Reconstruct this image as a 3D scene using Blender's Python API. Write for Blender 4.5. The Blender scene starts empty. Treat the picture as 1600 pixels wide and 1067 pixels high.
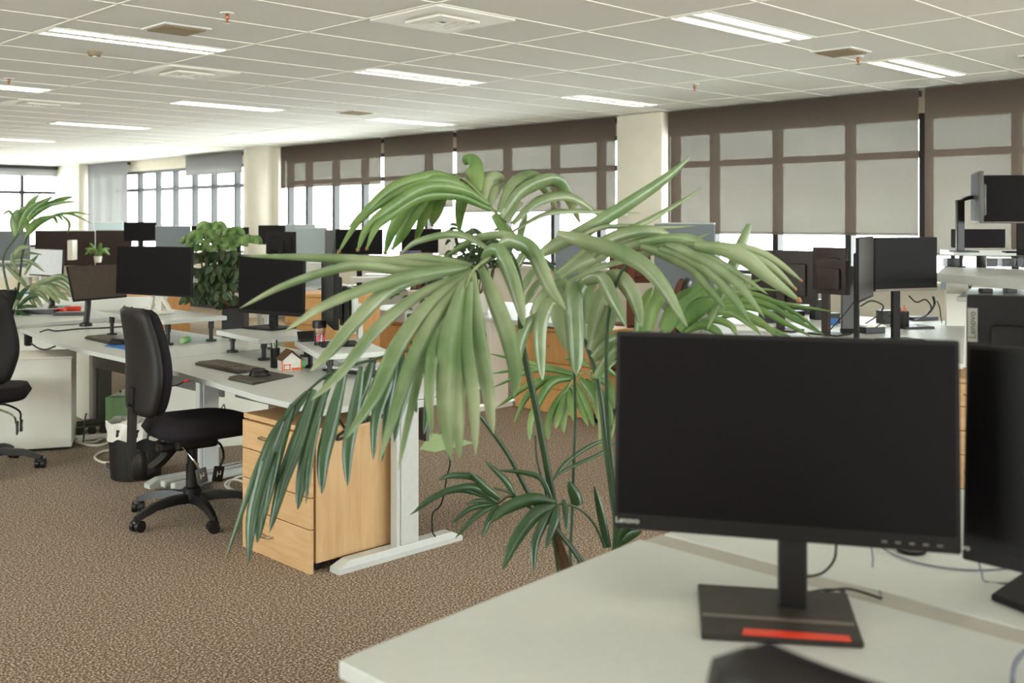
import bpy, bmesh, math, random
from mathutils import Vector, Matrix

random.seed(11)
SC = bpy.context.scene
COL = SC.collection

# ------------------------------------------------------------------ camera, sky, exposure
EYE = Vector((0.0, 0.0, 1.5))
FPX = 1638.0
HEAD = math.radians(45.3)
FWD = Vector((math.cos(HEAD), math.sin(HEAD), 0))
RGT = Vector((math.sin(HEAD), -math.cos(HEAD), 0))
UPV = Vector((0, 0, 1))
cam_d = bpy.data.cameras.new('camera')
cam = bpy.data.objects.new('camera', cam_d)
COL.objects.link(cam)
cam.location = EYE
cam.rotation_euler = (math.pi / 2, 0, HEAD - math.pi / 2)
cam_d.sensor_width = 36.0
cam_d.lens = FPX * 36.0 / 1600.0
cam_d.shift_y = -188.5 / 1600.0
cam_d.clip_start = 0.05
cam_d.dof.use_dof = True
cam_d.dof.focus_distance = 4.6
cam_d.dof.aperture_fstop = 4.2
SC.camera = cam

SKY_STRENGTH = 4.2
LAMP_STRENGTH = 9.0
SC.view_settings.view_transform = 'Standard'
SC.view_settings.look = 'None'
SC.view_settings.gamma = 1.0
SC.view_settings.use_curve_mapping = False
SC.view_settings.exposure = 1.94
try:
    SC.cycles.use_denoising = True
    SC.cycles.max_bounces = 10
    SC.cycles.diffuse_bounces = 5
    SC.cycles.transparent_max_bounces = 16
    SC.cycles.sample_clamp_indirect = 6.0
except Exception:
    pass

world = bpy.data.worlds.new('overcast_sky')
SC.world = world
world.use_nodes = True
wn = world.node_tree.nodes
wl = world.node_tree.links
bg = wn['Background']
tc = wn.new('ShaderNodeTexCoord')
sep = wn.new('ShaderNodeSeparateXYZ')
wl.new(tc.outputs['Generated'], sep.inputs[0])
mp = wn.new('ShaderNodeMapping')
mp.inputs['Scale'].default_value = (1.0, 1.0, 3.2)
wl.new(tc.outputs['Generated'], mp.inputs[0])
nz = wn.new('ShaderNodeTexNoise')
nz.inputs['Scale'].default_value = 5.0
nz.inputs['Detail'].default_value = 5.0
wl.new(mp.outputs[0], nz.inputs['Vector'])
cl = wn.new('ShaderNodeValToRGB')           # clouds
cl.color_ramp.elements[0].position = 0.35
cl.color_ramp.elements[0].color = (0.50, 0.56, 0.58, 1)
cl.color_ramp.elements[1].position = 0.66
cl.color_ramp.elements[1].color = (0.92, 0.95, 0.95, 1)
wl.new(nz.outputs['Fac'], cl.inputs[0])
ml = wn.new('ShaderNodeMath'); ml.operation = 'MULTIPLY_ADD'
ml.inputs[1].default_value = 1.0; ml.inputs[2].default_value = 0.3
wl.new(sep.outputs['Z'], ml.inputs[0])
hz = wn.new('ShaderNodeValToRGB')           # 0.3 is the horizon
e = hz.color_ramp.elements
e[0].position = 0.0; e[0].color = (0.96, 0.99, 0.98, 1)
e[1].position = 0.26; e[1].color = (0.96, 0.99, 0.98, 1)
x_ = e.new(0.30); x_.color = (1.0, 1.04, 1.02, 1)
x_ = e.new(0.335); x_.color = (1.0, 1.02, 1.0, 1)
wl.new(ml.outputs[0], hz.inputs[0])
mx = wn.new('ShaderNodeMixRGB')
up = wn.new('ShaderNodeValToRGB')
up.color_ramp.elements[0].position = 0.31; up.color_ramp.elements[0].color = (0, 0, 0, 1)
up.color_ramp.elements[1].position = 0.36; up.color_ramp.elements[1].color = (1, 1, 1, 1)
wl.new(ml.outputs[0], up.inputs[0])
wl.new(up.outputs[0], mx.inputs[0])
wl.new(hz.outputs[0], mx.inputs[1])
wl.new(cl.outputs[0], mx.inputs[2])
wl.new(mx.outputs[0], bg.inputs['Color'])
bg.inputs['Strength'].default_value = SKY_STRENGTH
try:
    world.cycles.sampling_method = 'AUTOMATIC'
except Exception:
    pass


def portal(loc, rot, sx, sy):               # tells the renderer where the sky comes in; emits nothing itself
    l = bpy.data.lights.new('window_portal', 'AREA')
    l.shape = 'RECTANGLE'; l.size = sx; l.size_y = sy
    l.cycles.is_portal = True
    o = bpy.data.objects.new('window_portal', l)
    COL.objects.link(o); o.location = loc; o.rotation_euler = rot


H90 = math.pi / 2
portal((9.25, 8.6, 1.75), (0, H90, 0), 1.6, 28.0)
portal((6.85, 22.75, 1.75), (-H90, 0, 0), 4.8, 1.7)
portal((4.9, -5.35, 1.4), (H90, 0, 0), 8.2, 2.2)
portal((-5.35, 4.9, 1.5), (0, -H90, 0), 2.0, 7.2)
portal((-4.1, -5.35, 1.4), (H90, 0, 0), 1.8, 2.2)


# ------------------------------------------------------------------ pixel helpers: a photograph point at a distance / height / wall
def ray(px, py):
    return FWD + RGT * ((px - 800.0) / FPX) + UPV * ((345.0 - py) / FPX)
def P(px, py, d): return EYE + ray(px, py) * d
def Z(px, py, z): r = ray(px, py); return EYE + r * ((z - EYE.z) / r.z)
def dist(v): return (v - EYE).dot(FWD)


# ------------------------------------------------------------------ materials
def lin(c):
    f = lambda v: v / 12.92 if v <= 0.04045 else ((v + 0.055) / 1.055) ** 2.4
    return tuple(f(v / 255.0) for v in c) + (1.0,)


def mat(name, c, rough=0.5, spec=0.5, metal=0.0, var=0.06, scale=30.0, bump=0.0, bscale=None, stretch=None, coat=0.0, emit=None):
    m = bpy.data.materials.new(name); m.use_nodes = True
    n = m.node_tree.nodes; l = m.node_tree.links
    b = n['Principled BSDF']
    b.inputs['Roughness'].default_value = rough
    b.inputs['Specular IOR Level'].default_value = spec
    b.inputs['Metallic'].default_value = metal
    b.inputs['Coat Weight'].default_value = coat
    t = n.new('ShaderNodeTexCoord'); mpn = n.new('ShaderNodeMapping')
    if stretch: mpn.inputs['Scale'].default_value = stretch
    l.new(t.outputs['Object'], mpn.inputs[0])
    q = n.new('ShaderNodeTexNoise'); q.inputs['Scale'].default_value = scale; q.inputs['Detail'].default_value = 4
    l.new(mpn.outputs[0], q.inputs['Vector'])
    r = n.new('ShaderNodeValToRGB')
    k = lin(c)
    r.color_ramp.elements[0].position = 0.3; r.color_ramp.elements[1].position = 0.7
    r.color_ramp.elements[0].color = tuple(v * (1 - var) for v in k[:3]) + (1,)
    r.color_ramp.elements[1].color = tuple(min(1, v * (1 + var)) for v in k[:3]) + (1,)
    l.new(q.outputs['Fac'], r.inputs[0]); l.new(r.outputs[0], b.inputs['Base Color'])
    if bump:
        q2 = n.new('ShaderNodeTexNoise'); q2.inputs['Scale'].default_value = bscale or scale
        l.new(t.outputs['Object'], q2.inputs['Vector'])
        bp = n.new('ShaderNodeBump'); bp.inputs['Strength'].default_value = bump; bp.inputs['Distance'].default_value = 0.004
        l.new(q2.outputs['Fac'], bp.inputs['Height']); l.new(bp.outputs[0], b.inputs['Normal'])
    if emit:
        b.inputs['Emission Color'].default_value = lin(emit[0]); b.inputs['Emission Strength'].default_value = emit[1]
    return m


M = {}
M['tile'] = mat('ceiling_tile', (236, 236, 230), 0.9, 0.2, var=0.03, scale=300)
M['grid'] = mat('ceiling_grid_enamel', (246, 244, 234), 0.6, 0.3, var=0.01)
M['tbar'] = mat('white_enamel', (240, 238, 228), 0.5, 0.4, var=0.01)
M['wall'] = mat('cream_paint', (224, 217, 200), 0.8, 0.3, var=0.03, scale=8)
M['column'] = mat('column_paint', (222, 216, 200), 0.7, 0.3, var=0.03, scale=5)
M['desk'] = mat('white_laminate', (203, 205, 200), 0.42, 0.4, var=0.02, scale=60)
M['edge'] = mat('grey_edge_band', (174, 171, 160), 0.5, 0.4, var=0.02)
M['white'] = mat('white_plastic', (228, 224, 212), 0.4, 0.5, var=0.02)
M['whitemetal'] = mat('white_steel', (238, 234, 222), 0.35, 0.5, var=0.03, scale=6)
M['silver'] = mat('silver_paint', (200, 202, 198), 0.4, 0.5, var=0.03, scale=40)
M['slate'] = mat('slate_steel', (104, 101, 98), 0.45, 0.5, var=0.05, scale=20)
M['black'] = mat('black_plastic', (25, 22, 22), 0.4, 0.5, var=0.1, scale=60)
M['gloss'] = mat('gloss_black_plastic', (26, 23, 23), 0.2, 0.5, var=0.1)
M['fabric'] = mat('black_upholstery', (34, 29, 34), 0.85, 0.25, var=0.15, scale=400, bump=0.3, bscale=700)
M['shell'] = mat('black_moulded_shell', (30, 26, 26), 0.48, 0.35, var=0.12, scale=300, bump=0.15, bscale=500)
M['casing'] = mat('monitor_casing', (27, 24, 24), 0.6, 0.25, var=0.08, scale=60)
M['brownlitcase'] = mat('lit_monitor_back', (58, 49, 44), 0.5, 0.4, var=0.08)  # monitor casing with the brown light on it put into the colour
M['basegrey'] = mat('monitor_base_plate', (50, 45, 40), 0.55, 0.4, var=0.1)
M['rachis'] = mat('pale_frond_rib', (136, 150, 98), 0.45, 0.5, var=0.15, scale=20)
M['brownreflectscreen'] = mat('screen_brown_reflection', (78, 66, 56), 0.6, 0.2, var=0.08)  # brownish reflected haze painted into the screen's base colour
M['greyreflectscreen'] = mat('screen_grey_reflection', (62, 58, 55), 0.5, 0.3, var=0.05)  # dark screen greyed by a reflection put into its colour
M['screen'] = mat('matte_screen', (15, 11, 13), 0.45, 0.14, var=0.05)
M['greycase'] = mat('grey_casing', (92, 90, 90), 0.45, 0.5, var=0.05)
M['chin'] = mat('brushed_bezel', (110, 100, 92), 0.4, 0.5, 0.3, var=0.05)
M['logo'] = mat('pale_logo', (200, 196, 186), 0.4, 0.5)
M['badge'] = mat('grey_badge', (150, 147, 138), 0.45, 0.4)
M['badgetext'] = mat('dark_badge_lettering', (60, 58, 56), 0.5)
M['red'] = mat('red_stripe', (226, 60, 36), 0.4, 0.5, var=0.03)
M['orange'] = mat('orange_plastic', (240, 110, 40), 0.5)
M['green'] = mat('green_plastic', (110, 200, 130), 0.5)
M['greenbox'] = mat('green_card', (172, 216, 160), 0.7)
M['palegreen'] = mat('pale_green_paper', (176, 206, 150), 0.8)
M['blue'] = mat('blue_plastic', (60, 120, 190), 0.5)
M['teal'] = mat('teal_plastic', (120, 200, 190), 0.5)
M['pink'] = mat('pink_card', (226, 80, 120), 0.6)
M['purple'] = mat('purple_card', (96, 78, 130), 0.6)
M['paper'] = mat('white_paper', (232, 230, 222), 0.8, var=0.02)
M['brownfabric'] = mat('brown_upholstery', (104, 66, 52), 0.85, 0.2, var=0.12, scale=300)
M['divider'] = mat('blue_grey_fabric', (132, 140, 146), 0.9, 0.2, var=0.06, scale=200)
M['paledivider'] = mat('pale_blue_grey_fabric', (176, 188, 192), 0.9, 0.2, var=0.05, scale=200)
M['darkdivider'] = mat('dark_brown_fabric', (62, 52, 48), 0.9, 0.2, var=0.1, scale=200)
M['frame'] = mat('dark_aluminium', (46, 46, 48), 0.5, 0.5, 0.2, var=0.05)
M['vent'] = mat('tan_grille', (150, 132, 104), 0.6, var=0.08, scale=300)
M['ventgrey'] = mat('grey_grille', (176, 172, 158), 0.5, var=0.04)
M['chrome'] = mat('chrome', (210, 206, 198), 0.18, 0.5, 1.0, var=0.02)
M['darkcopper'] = mat('copper', (150, 96, 66), 0.3, 0.5, 0.8)
M['cableblack'] = mat('black_cable', (28, 25, 25), 0.5, 0.4)
M['cablewhite'] = mat('white_cable', (222, 216, 202), 0.5, 0.4)
M['cablegrey'] = mat('grey_blue_cable', (110, 112, 124), 0.5, 0.4)
M['soil'] = mat('potting_soil', (56, 42, 32), 0.95, 0.1, var=0.4, scale=60, bump=0.6)
M['pot'] = mat('dark_planter', (40, 36, 36), 0.5, 0.4)
M['trunk'] = mat('brown_stem', (96, 74, 50), 0.8, 0.2, var=0.2, scale=60)
M['liner'] = mat('white_bin_liner', (226, 222, 212), 0.35, 0.5, var=0.03)
M['keys'] = mat('grey_keycaps', (112, 104, 92), 0.6, 0.3, var=0.12, scale=90)
M['kbd'] = mat('keyboard_body', (66, 60, 54), 0.5, 0.4)
M['cushiongrey'] = mat('grey_pad', (84, 78, 72), 0.8, 0.2)
M['glassclear'] = None
M['lampglow'] = mat('fluorescent_tube', (255, 250, 232), 0.5, emit=((255, 250, 238), LAMP_STRENGTH))
M['reflector'] = mat('lamp_reflector', (150, 148, 140), 0.35, 0.5, 0.0, var=0.01)
M['lcdwhite'] = mat('lit_screen', (210, 212, 212), 0.5, emit=((214, 218, 220), 0.06))


def wood(name, c1, c2, sc):
    m = bpy.data.materials.new(name); m.use_nodes = True
    n = m.node_tree.nodes; l = m.node_tree.links; b = n['Principled BSDF']
    b.inputs['Roughness'].default_value = 0.45
    t = n.new('ShaderNodeTexCoord'); mpn = n.new('ShaderNodeMapping'); mpn.inputs['Scale'].default_value = sc
    l.new(t.outputs['Object'], mpn.inputs[0])
    q = n.new('ShaderNodeTexNoise'); q.inputs['Scale'].default_value = 4; q.inputs['Detail'].default_value = 8; q.inputs['Distortion'].default_value = 0.6
    l.new(mpn.outputs[0], q.inputs['Vector'])
    r = n.new('ShaderNodeValToRGB'); r.color_ramp.elements[0].position = 0.3; r.color_ramp.elements[1].position = 0.72
    r.color_ramp.elements[0].color = lin(c1); r.color_ramp.elements[1].color = lin(c2)
    l.new(q.outputs['Fac'], r.inputs[0]); l.new(r.outputs[0], b.inputs['Base Color'])
    return m


M['beech'] = wood('beech_veneer', (200, 158, 110), (217, 180, 134), (7, 7, 0.8))
M['beechfront'] = wood('beech_veneer_fronts', (202, 160, 112), (219, 182, 136), (1.5, 1.0, 9))
M['oak'] = wood('amber_veneer', (220, 164, 100), (234, 186, 124), (7, 7, 0.8))
M['oakdark'] = wood('amber_veneer_side', (208, 150, 90), (222, 168, 108), (7, 7, 0.8))


def carpet():
    m = bpy.data.materials.new('speckled_carpet'); m.use_nodes = True
    n = m.node_tree.nodes; l = m.node_tree.links; b = n['Principled BSDF']
    b.inputs['Roughness'].default_value = 0.95; b.inputs['Specular IOR Level'].default_value = 0.1
    b.inputs['Sheen Weight'].default_value = 0.22; b.inputs['Sheen Roughness'].default_value = 0.5; b.inputs['Sheen Tint'].default_value = lin((255, 240, 222))
    t = n.new('ShaderNodeTexCoord')
    q = n.new('ShaderNodeTexNoise'); q.inputs['Scale'].default_value = 118; q.inputs['Detail'].default_value = 2; q.inputs['Roughness'].default_value = 0.6
    l.new(t.outputs['Object'], q.inputs['Vector'])
    r = n.new('ShaderNodeValToRGB'); el = r.color_ramp.elements
    el[0].position = 0.36; el[0].color = lin((54, 37, 27))
    el[1].position = 0.66; el[1].color = lin((214, 200, 174))
    k = el.new(0.50); k.color = lin((112, 83, 63))
    l.new(q.outputs['Fac'], r.inputs[0])
    q2 = n.new('ShaderNodeTexNoise'); q2.inputs['Scale'].default_value = 1.3; q2.inputs['Detail'].default_value = 2
    l.new(t.outputs['Object'], q2.inputs['Vector'])
    hs = n.new('ShaderNodeHueSaturation')
    mr = n.new('ShaderNodeMapRange'); mr.inputs['To Min'].default_value = 0.9; mr.inputs['To Max'].default_value = 1.08
    l.new(q2.outputs['Fac'], mr.inputs[0]); l.new(mr.outputs[0], hs.inputs['Value']); l.new(r.outputs[0], hs.inputs['Color'])
    l.new(hs.outputs[0], b.inputs['Base Color'])
    bp = n.new('ShaderNodeBump'); bp.inputs['Strength'].default_value = 0.6; bp.inputs['Distance'].default_value = 0.006
    l.new(q.outputs['Fac'], bp.inputs['Height']); l.new(bp.outputs[0], b.inputs['Normal'])
    return m


M['carpet'] = carpet()


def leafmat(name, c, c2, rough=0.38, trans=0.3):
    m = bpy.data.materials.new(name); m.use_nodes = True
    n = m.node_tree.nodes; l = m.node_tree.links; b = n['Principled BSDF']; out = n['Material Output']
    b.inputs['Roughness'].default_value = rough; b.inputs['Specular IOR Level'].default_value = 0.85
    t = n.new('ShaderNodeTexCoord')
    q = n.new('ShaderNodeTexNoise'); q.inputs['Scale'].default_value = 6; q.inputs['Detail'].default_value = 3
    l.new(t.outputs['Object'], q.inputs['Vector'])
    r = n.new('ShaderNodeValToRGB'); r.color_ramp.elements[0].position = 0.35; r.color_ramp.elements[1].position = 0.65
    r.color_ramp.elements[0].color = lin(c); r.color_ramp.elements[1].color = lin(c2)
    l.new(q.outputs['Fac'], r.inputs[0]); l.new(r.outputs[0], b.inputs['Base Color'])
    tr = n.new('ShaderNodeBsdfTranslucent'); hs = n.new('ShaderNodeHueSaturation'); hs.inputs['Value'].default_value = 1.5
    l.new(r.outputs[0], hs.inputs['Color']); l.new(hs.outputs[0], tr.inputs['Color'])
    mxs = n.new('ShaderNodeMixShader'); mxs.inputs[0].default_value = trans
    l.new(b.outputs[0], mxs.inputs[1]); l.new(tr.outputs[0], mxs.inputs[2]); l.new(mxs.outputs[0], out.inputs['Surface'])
    return m


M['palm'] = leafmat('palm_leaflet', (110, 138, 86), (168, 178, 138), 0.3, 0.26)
M['palmdark'] = leafmat('shaded_palm_leaflet', (44, 76, 42), (66, 100, 56), 0.3, 0.2)  # same palm leaf, with shade put into a darker green
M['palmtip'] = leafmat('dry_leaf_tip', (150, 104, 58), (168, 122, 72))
M['palmstem'] = mat('green_palm_stem', (46, 68, 38), 0.4, 0.5, var=0.2, scale=20)
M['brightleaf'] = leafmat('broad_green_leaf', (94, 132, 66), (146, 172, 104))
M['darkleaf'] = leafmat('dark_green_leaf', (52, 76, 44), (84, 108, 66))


def blindmat(name, c, openness, trans):
    m = bpy.data.materials.new(name); m.use_nodes = True
    n = m.node_tree.nodes; l = m.node_tree.links; out = n['Material Output']
    n.remove(n['Principled BSDF'])
    t = n.new('ShaderNodeTexCoord')
    q = n.new('ShaderNodeTexNoise'); q.inputs['Scale'].default_value = 260
    l.new(t.outputs['Object'], q.inputs['Vector'])
    r = n.new('ShaderNodeValToRGB')
    k = lin(c); r.color_ramp.elements[0].color = tuple(v * 0.85 for v in k[:3]) + (1,); r.color_ramp.elements[1].color = tuple(v * 1.15 for v in k[:3]) + (1,)
    l.new(q.outputs['Fac'], r.inputs[0])
    d = n.new('ShaderNodeBsdfDiffuse'); l.new(r.outputs[0], d.inputs['Color'])
    tl = n.new('ShaderNodeBsdfTranslucent'); l.new(r.outputs[0], tl.inputs['Color'])
    m1 = n.new('ShaderNodeMixShader'); m1.inputs[0].default_value = trans
    l.new(d.outputs[0], m1.inputs[1]); l.new(tl.outputs[0], m1.inputs[2])
    tp = n.new('ShaderNodeBsdfTransparent'); tp.inputs['Color'].default_value = (0.99, 1.0, 0.94, 1)
    m2 = n.new('ShaderNodeMixShader'); m2.inputs[0].default_value = openness
    l.new(m1.outputs[0], m2.inputs[1]); l.new(tp.outputs[0], m2.inputs[2]); l.new(m2.outputs[0], out.inputs['Surface'])
    return m


M['blind'] = blindmat('brown_screen_fabric', (104, 92, 84), 0.152, 0.3)
M['blindlight'] = blindmat('grey_screen_fabric', (160, 159, 160), 0.09, 0.4)


def glass(name, tint=(1, 1, 1), refl=0.06, rough=0.0):
    m = bpy.data.materials.new(name); m.use_nodes = True
    n = m.node_tree.nodes; l = m.node_tree.links; out = n['Material Output']
    n.remove(n['Principled BSDF'])
    t = n.new('ShaderNodeTexCoord'); q = n.new('ShaderNodeTexNoise'); q.inputs['Scale'].default_value = 1.5
    l.new(t.outputs['Object'], q.inputs['Vector'])
    r = n.new('ShaderNodeMapRange'); r.inputs['To Min'].default_value = refl * 0.8; r.inputs['To Max'].default_value = refl * 1.2
    l.new(q.outputs['Fac'], r.inputs[0])
    tp = n.new('ShaderNodeBsdfTransparent'); tp.inputs['Color'].default_value = tint + (1,)
    g = n.new('ShaderNodeBsdfGlossy'); g.inputs['Roughness'].default_value = rough
    mxs = n.new('ShaderNodeMixShader'); l.new(r.outputs[0], mxs.inputs[0])
    l.new(tp.outputs[0], mxs.inputs[1]); l.new(g.outputs[0], mxs.inputs[2]); l.new(mxs.outputs[0], out.inputs['Surface'])
    return m


M['pane'] = glass('window_glass', (0.95, 0.97, 0.96))
M['jar'] = glass('clear_plastic', (0.86, 0.84, 0.80), 0.1, 0.05)


# ------------------------------------------------------------------ mesh builder
class MB:
    def __init__(s): s.v = []; s.f = []

    def add(s, vs, fs, T=None):
        o = len(s.v)
        for v in vs: s.v.append(T @ Vector(v) if T else Vector(v))
        for f in fs: s.f.append([o + i for i in f])
        return s

    def box(s, c, d, T=None, bev=0.0, rz=0.0, rx=0.0, ry=0.0):
        A = Matrix.Translation(Vector(c))
        if rz: A = A @ Matrix.Rotation(rz, 4, 'Z')
        if rx: A = A @ Matrix.Rotation(rx, 4, 'X')
        if ry: A = A @ Matrix.Rotation(ry, 4, 'Y')
        if T: A = T @ A
        if bev <= 0:
            x, y, z = d[0] / 2, d[1] / 2, d[2] / 2
            vs = [(-x, -y, -z), (x, -y, -z), (x, y, -z), (-x, y, -z), (-x, -y, z), (x, -y, z), (x, y, z), (-x, y, z)]
            return s.add(vs, [(3, 2, 1, 0), (4, 5, 6, 7), (0, 1, 5, 4), (1, 2, 6, 5), (2, 3, 7, 6), (3, 0, 4, 7)], A)
        b = bmesh.new()
        bmesh.ops.create_cube(b, size=1.0)
        bmesh.ops.scale(b, vec=d, verts=b.verts)
        bmesh.ops.bevel(b, geom=b.edges[:], offset=min(bev, min(d) * 0.45), segments=2, profile=0.5, affect='EDGES')
        b.verts.index_update()
        s.add([v.co.copy() for v in b.verts], [[v.index for v in f.verts] for f in b.faces], A)
        b.free()
        return s

    def tube(s, pts, r, n=8, r1=None, flat=1.0):
        pts = [Vector(p) for p in pts]
        m = len(pts); rings = []
        prev = None
        for i, p in enumerate(pts):
            t = (pts[min(i + 1, m - 1)] - pts[max(i - 1, 0)]).normalized()
            if prev is None:
                a = t.orthogonal().normalized()
            else:
                a = (prev - t * prev.dot(t))
                a = a.normalized() if a.length > 1e-6 else t.orthogonal().normalized()
            prev = a; bb = t.cross(a)
            rr = r if r1 is None else r + (r1 - r) * i / (m - 1)
            rings.append([p + (a * math.cos(2 * math.pi * k / n) + bb * math.sin(2 * math.pi * k / n) * flat) * rr for k in range(n)])
        vs = [v for R in rings for v in R]; fs = []
        for i in range(m - 1):
            for k in range(n):
                a0 = i * n + k; a1 = i * n + (k + 1) % n
                fs.append((a0, a1, a1 + n, a0 + n))
        fs.append(tuple(reversed(range(n)))); fs.append(tuple((m - 1) * n + k for k in range(n)))
        return s.add(vs, fs)

    def cyl(s, p0, p1, r, r1=None, n=20): return s.tube([p0, p1], r, n, r1 if r1 is not None else r)

    def lathe(s, prof, c=(0, 0, 0), n=24, T=None, cap=True):
        c = Vector(c); vs = []; fs = []
        for r, z in prof:
            for k in range(n):
                a = 2 * math.pi * k / n
                vs.append(c + Vector((r * math.cos(a), r * math.sin(a), z)))
        m = len(prof)
        for i in range(m - 1):
            for k in range(n):
                a0 = i * n + k; a1 = i * n + (k + 1) % n
                fs.append((a0, a1, a1 + n, a0 + n))
        if cap:
            fs.append(tuple(reversed(range(n)))); fs.append(tuple((m - 1) * n + k for k in range(n)))
        return s.add(vs, fs, T)

    def prism(s, poly, z0, z1, T=None, ch=0.0):
        n = len(poly)
        cx = sum(p[0] for p in poly) / n; cy = sum(p[1] for p in poly) / n
        def ring(z, k): return [(cx + (p[0] - cx) * k, cy + (p[1] - cy) * k, z) for p in poly]
        if ch:
            R = max(math.hypot(p[0] - cx, p[1] - cy) for p in poly); k = 1 - ch / R
            rs = [ring(z0, k), ring(z0 + ch, 1), ring(z1 - ch, 1), ring(z1, k)]
        else:
            rs = [ring(z0, 1), ring(z1, 1)]
        vs = [v for r in rs for v in r]; fs = [tuple(reversed(range(n)))]
        for i in range(len(rs) - 1):
            for k in range(n):
                fs.append((i * n + k, i * n + (k + 1) % n, (i + 1) * n + (k + 1) % n, (i + 1) * n + k))
        fs.append(tuple((len(rs) - 1) * n + k for k in range(n)))
        return s.add(vs, fs, T)

    def grid(s, fn, nu, nv, close=False):
        vs = [fn(i / nu, j / nv) for j in range(nv + 1) for i in range(nu + 1)]
        fs = [(j * (nu + 1) + i, j * (nu + 1) + i + 1, (j + 1) * (nu + 1) + i + 1, (j + 1) * (nu + 1) + i) for j in range(nv) for i in range(nu)]
        return s.add(vs, fs)

    def build(s, name, m, parent=None, smooth=False, loc=None):
        me = bpy.data.meshes.new(name)
        me.from_pydata([tuple(v) for v in s.v], [], s.f)
        b = bmesh.new(); b.from_mesh(me)
        bmesh.ops.remove_doubles(b, verts=b.verts, dist=1e-6)
        bmesh.ops.recalc_face_normals(b, faces=b.faces)
        b.to_mesh(me); b.free()
        if smooth:
            for p in me.polygons: p.use_smooth = True
            if smooth != 'all':
                try: me.set_sharp_from_angle(angle=math.radians(38))
                except Exception: pass
        me.materials.append(M[m] if isinstance(m, str) else m)
        o = bpy.data.objects.new(name, me); COL.objects.link(o)
        if parent is not None: o.parent = parent
        if loc is not None: o.location = loc
        return o


def thing(name, label, cat, loc=(0, 0, 0), rz=0.0, group=None):
    o = bpy.data.objects.new(name, None); COL.objects.link(o)
    o.location = loc; o.rotation_euler = (0, 0, rz)
    return tag(o, label, cat, group)


def tag(o, label, cat, group=None):
    o['label'] = label; o['category'] = cat
    if group: o['group'] = group
    return o


def struct(o):
    o['kind'] = 'structure'; return o


def copy_tree(o, parent=None):
    c = o.copy(); COL.objects.link(c)
    if parent is not None: c.parent = parent
    for ch in [k for k in o.children]: copy_tree(ch, c)
    return c


def curve(pts, n=8):                        # Catmull-Rom through the points
    pts = [Vector(p) for p in pts]
    if len(pts) < 3: return [pts[0].lerp(pts[-1], i / n) for i in range(n + 1)]
    q = [pts[0] * 2 - pts[1]] + pts + [pts[-1] * 2 - pts[-2]]
    out = []
    for i in range(1, len(q) - 2):
        for k in range(n):
            t = k / n
            a, b, c, d = q[i - 1], q[i], q[i + 1], q[i + 2]
            out.append(0.5 * ((2 * b) + (c - a) * t + (2 * a - 5 * b + 4 * c - d) * t * t + (3 * b - a - 3 * c + d) * t ** 3))
    out.append(pts[-1]); return out


def text_mesh(name, s, size, m, parent, T, depth=0.0006):
    cu = bpy.data.curves.new(name, 'FONT'); cu.body = s; cu.size = size; cu.extrude = depth
    cu.align_x = 'CENTER'; cu.align_y = 'CENTER'
    t = bpy.data.objects.new(name + '_tmp', cu); COL.objects.link(t)
    dg = bpy.context.evaluated_depsgraph_get()
    me = bpy.data.meshes.new_from_object(t.evaluated_get(dg))
    bpy.data.objects.remove(t); bpy.data.curves.remove(cu)
    me.transform(T); me.materials.clear(); me.materials.append(M[m])
    o = bpy.data.objects.new(name, me); COL.objects.link(o); o.parent = parent
    return o


# ------------------------------------------------------------------ the room
XW, YF, XL, YB, CZ = 8.97, 22.4, -5.0, -5.0, 2.647
SILL, HEADZ, TRZ = 0.95, 2.44, 2.085
fl = MB().box(((XW + XL) / 2, (YF + YB) / 2, -0.05), (XW - XL + 0.8, YF - YB + 0.8, 0.1)).build('floor', 'carpet'); struct(fl)

GX = [2.42 + 1.177 * k for k in range(-6, 6)] + [XW + 0.2]
GX = [XL - 0.2] + [x for x in GX if x > XL] 
lamp_cols = [0.066, 2.42, 4.774, 7.128]
lamp_rows = [-2.7, 0.3, 3.3, 6.3, 9.3, 12.3, 15.3, 18.3, 21.3]
mb = MB(); grid = MB()
ys = [YB - 0.2] + [0.6 * k for k in range(-8, 37)] + [YF + 0.2]
for i in range(len(GX) - 1):
    for j in range(len(ys) - 1):
        x0, x1, y0, y1 = GX[i], GX[i + 1], ys[j], ys[j + 1]
        lamp = any(abs(x0 - c) < 0.02 for c in lamp_cols) and any(y0 - 0.01 <= r < y1 - 0.01 for r in lamp_rows)
        if lamp: y1 = y0 + 0.3
        mb.box(((x0 + x1) / 2, (y0 + y1) / 2, CZ + 0.01), (x1 - x0, y1 - y0, 0.02))
ce = mb.build('ceiling', 'tile'); struct(ce)
mb = MB().box(((XW + XL) / 2, (YF + YB) / 2, CZ + 0.2), (XW - XL + 0.8, YF - YB + 0.8, 0.05))
struct(mb.build('ceiling_slab', 'tile'))
for x in GX[1:-1]: grid.box((x, (YF + YB) / 2, CZ - 0.001), (0.016, YF - YB, 0.006))
for y in ys[1:-1]: grid.box(((XW + XL) / 2, y, CZ - 0.0012), (XW - XL, 0.016, 0.006))
g = grid.build('ceiling_grid', 'grid', ce); struct(g)

# walls: solid pieces below and above the glass
def wallseg(name, a, b, z0, z1, t=0.2, m='wall'):
    a = Vector((a[0], a[1], 0)); b = Vector((b[0], b[1], 0)); c = (a + b) / 2; L = (b - a).length
    o = MB().box((c.x, c.y, (z0 + z1) / 2), (L, t, z1 - z0), rz=math.atan2(b.y - a.y, b.x - a.x)).build(name, m)
    return struct(o)

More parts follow.
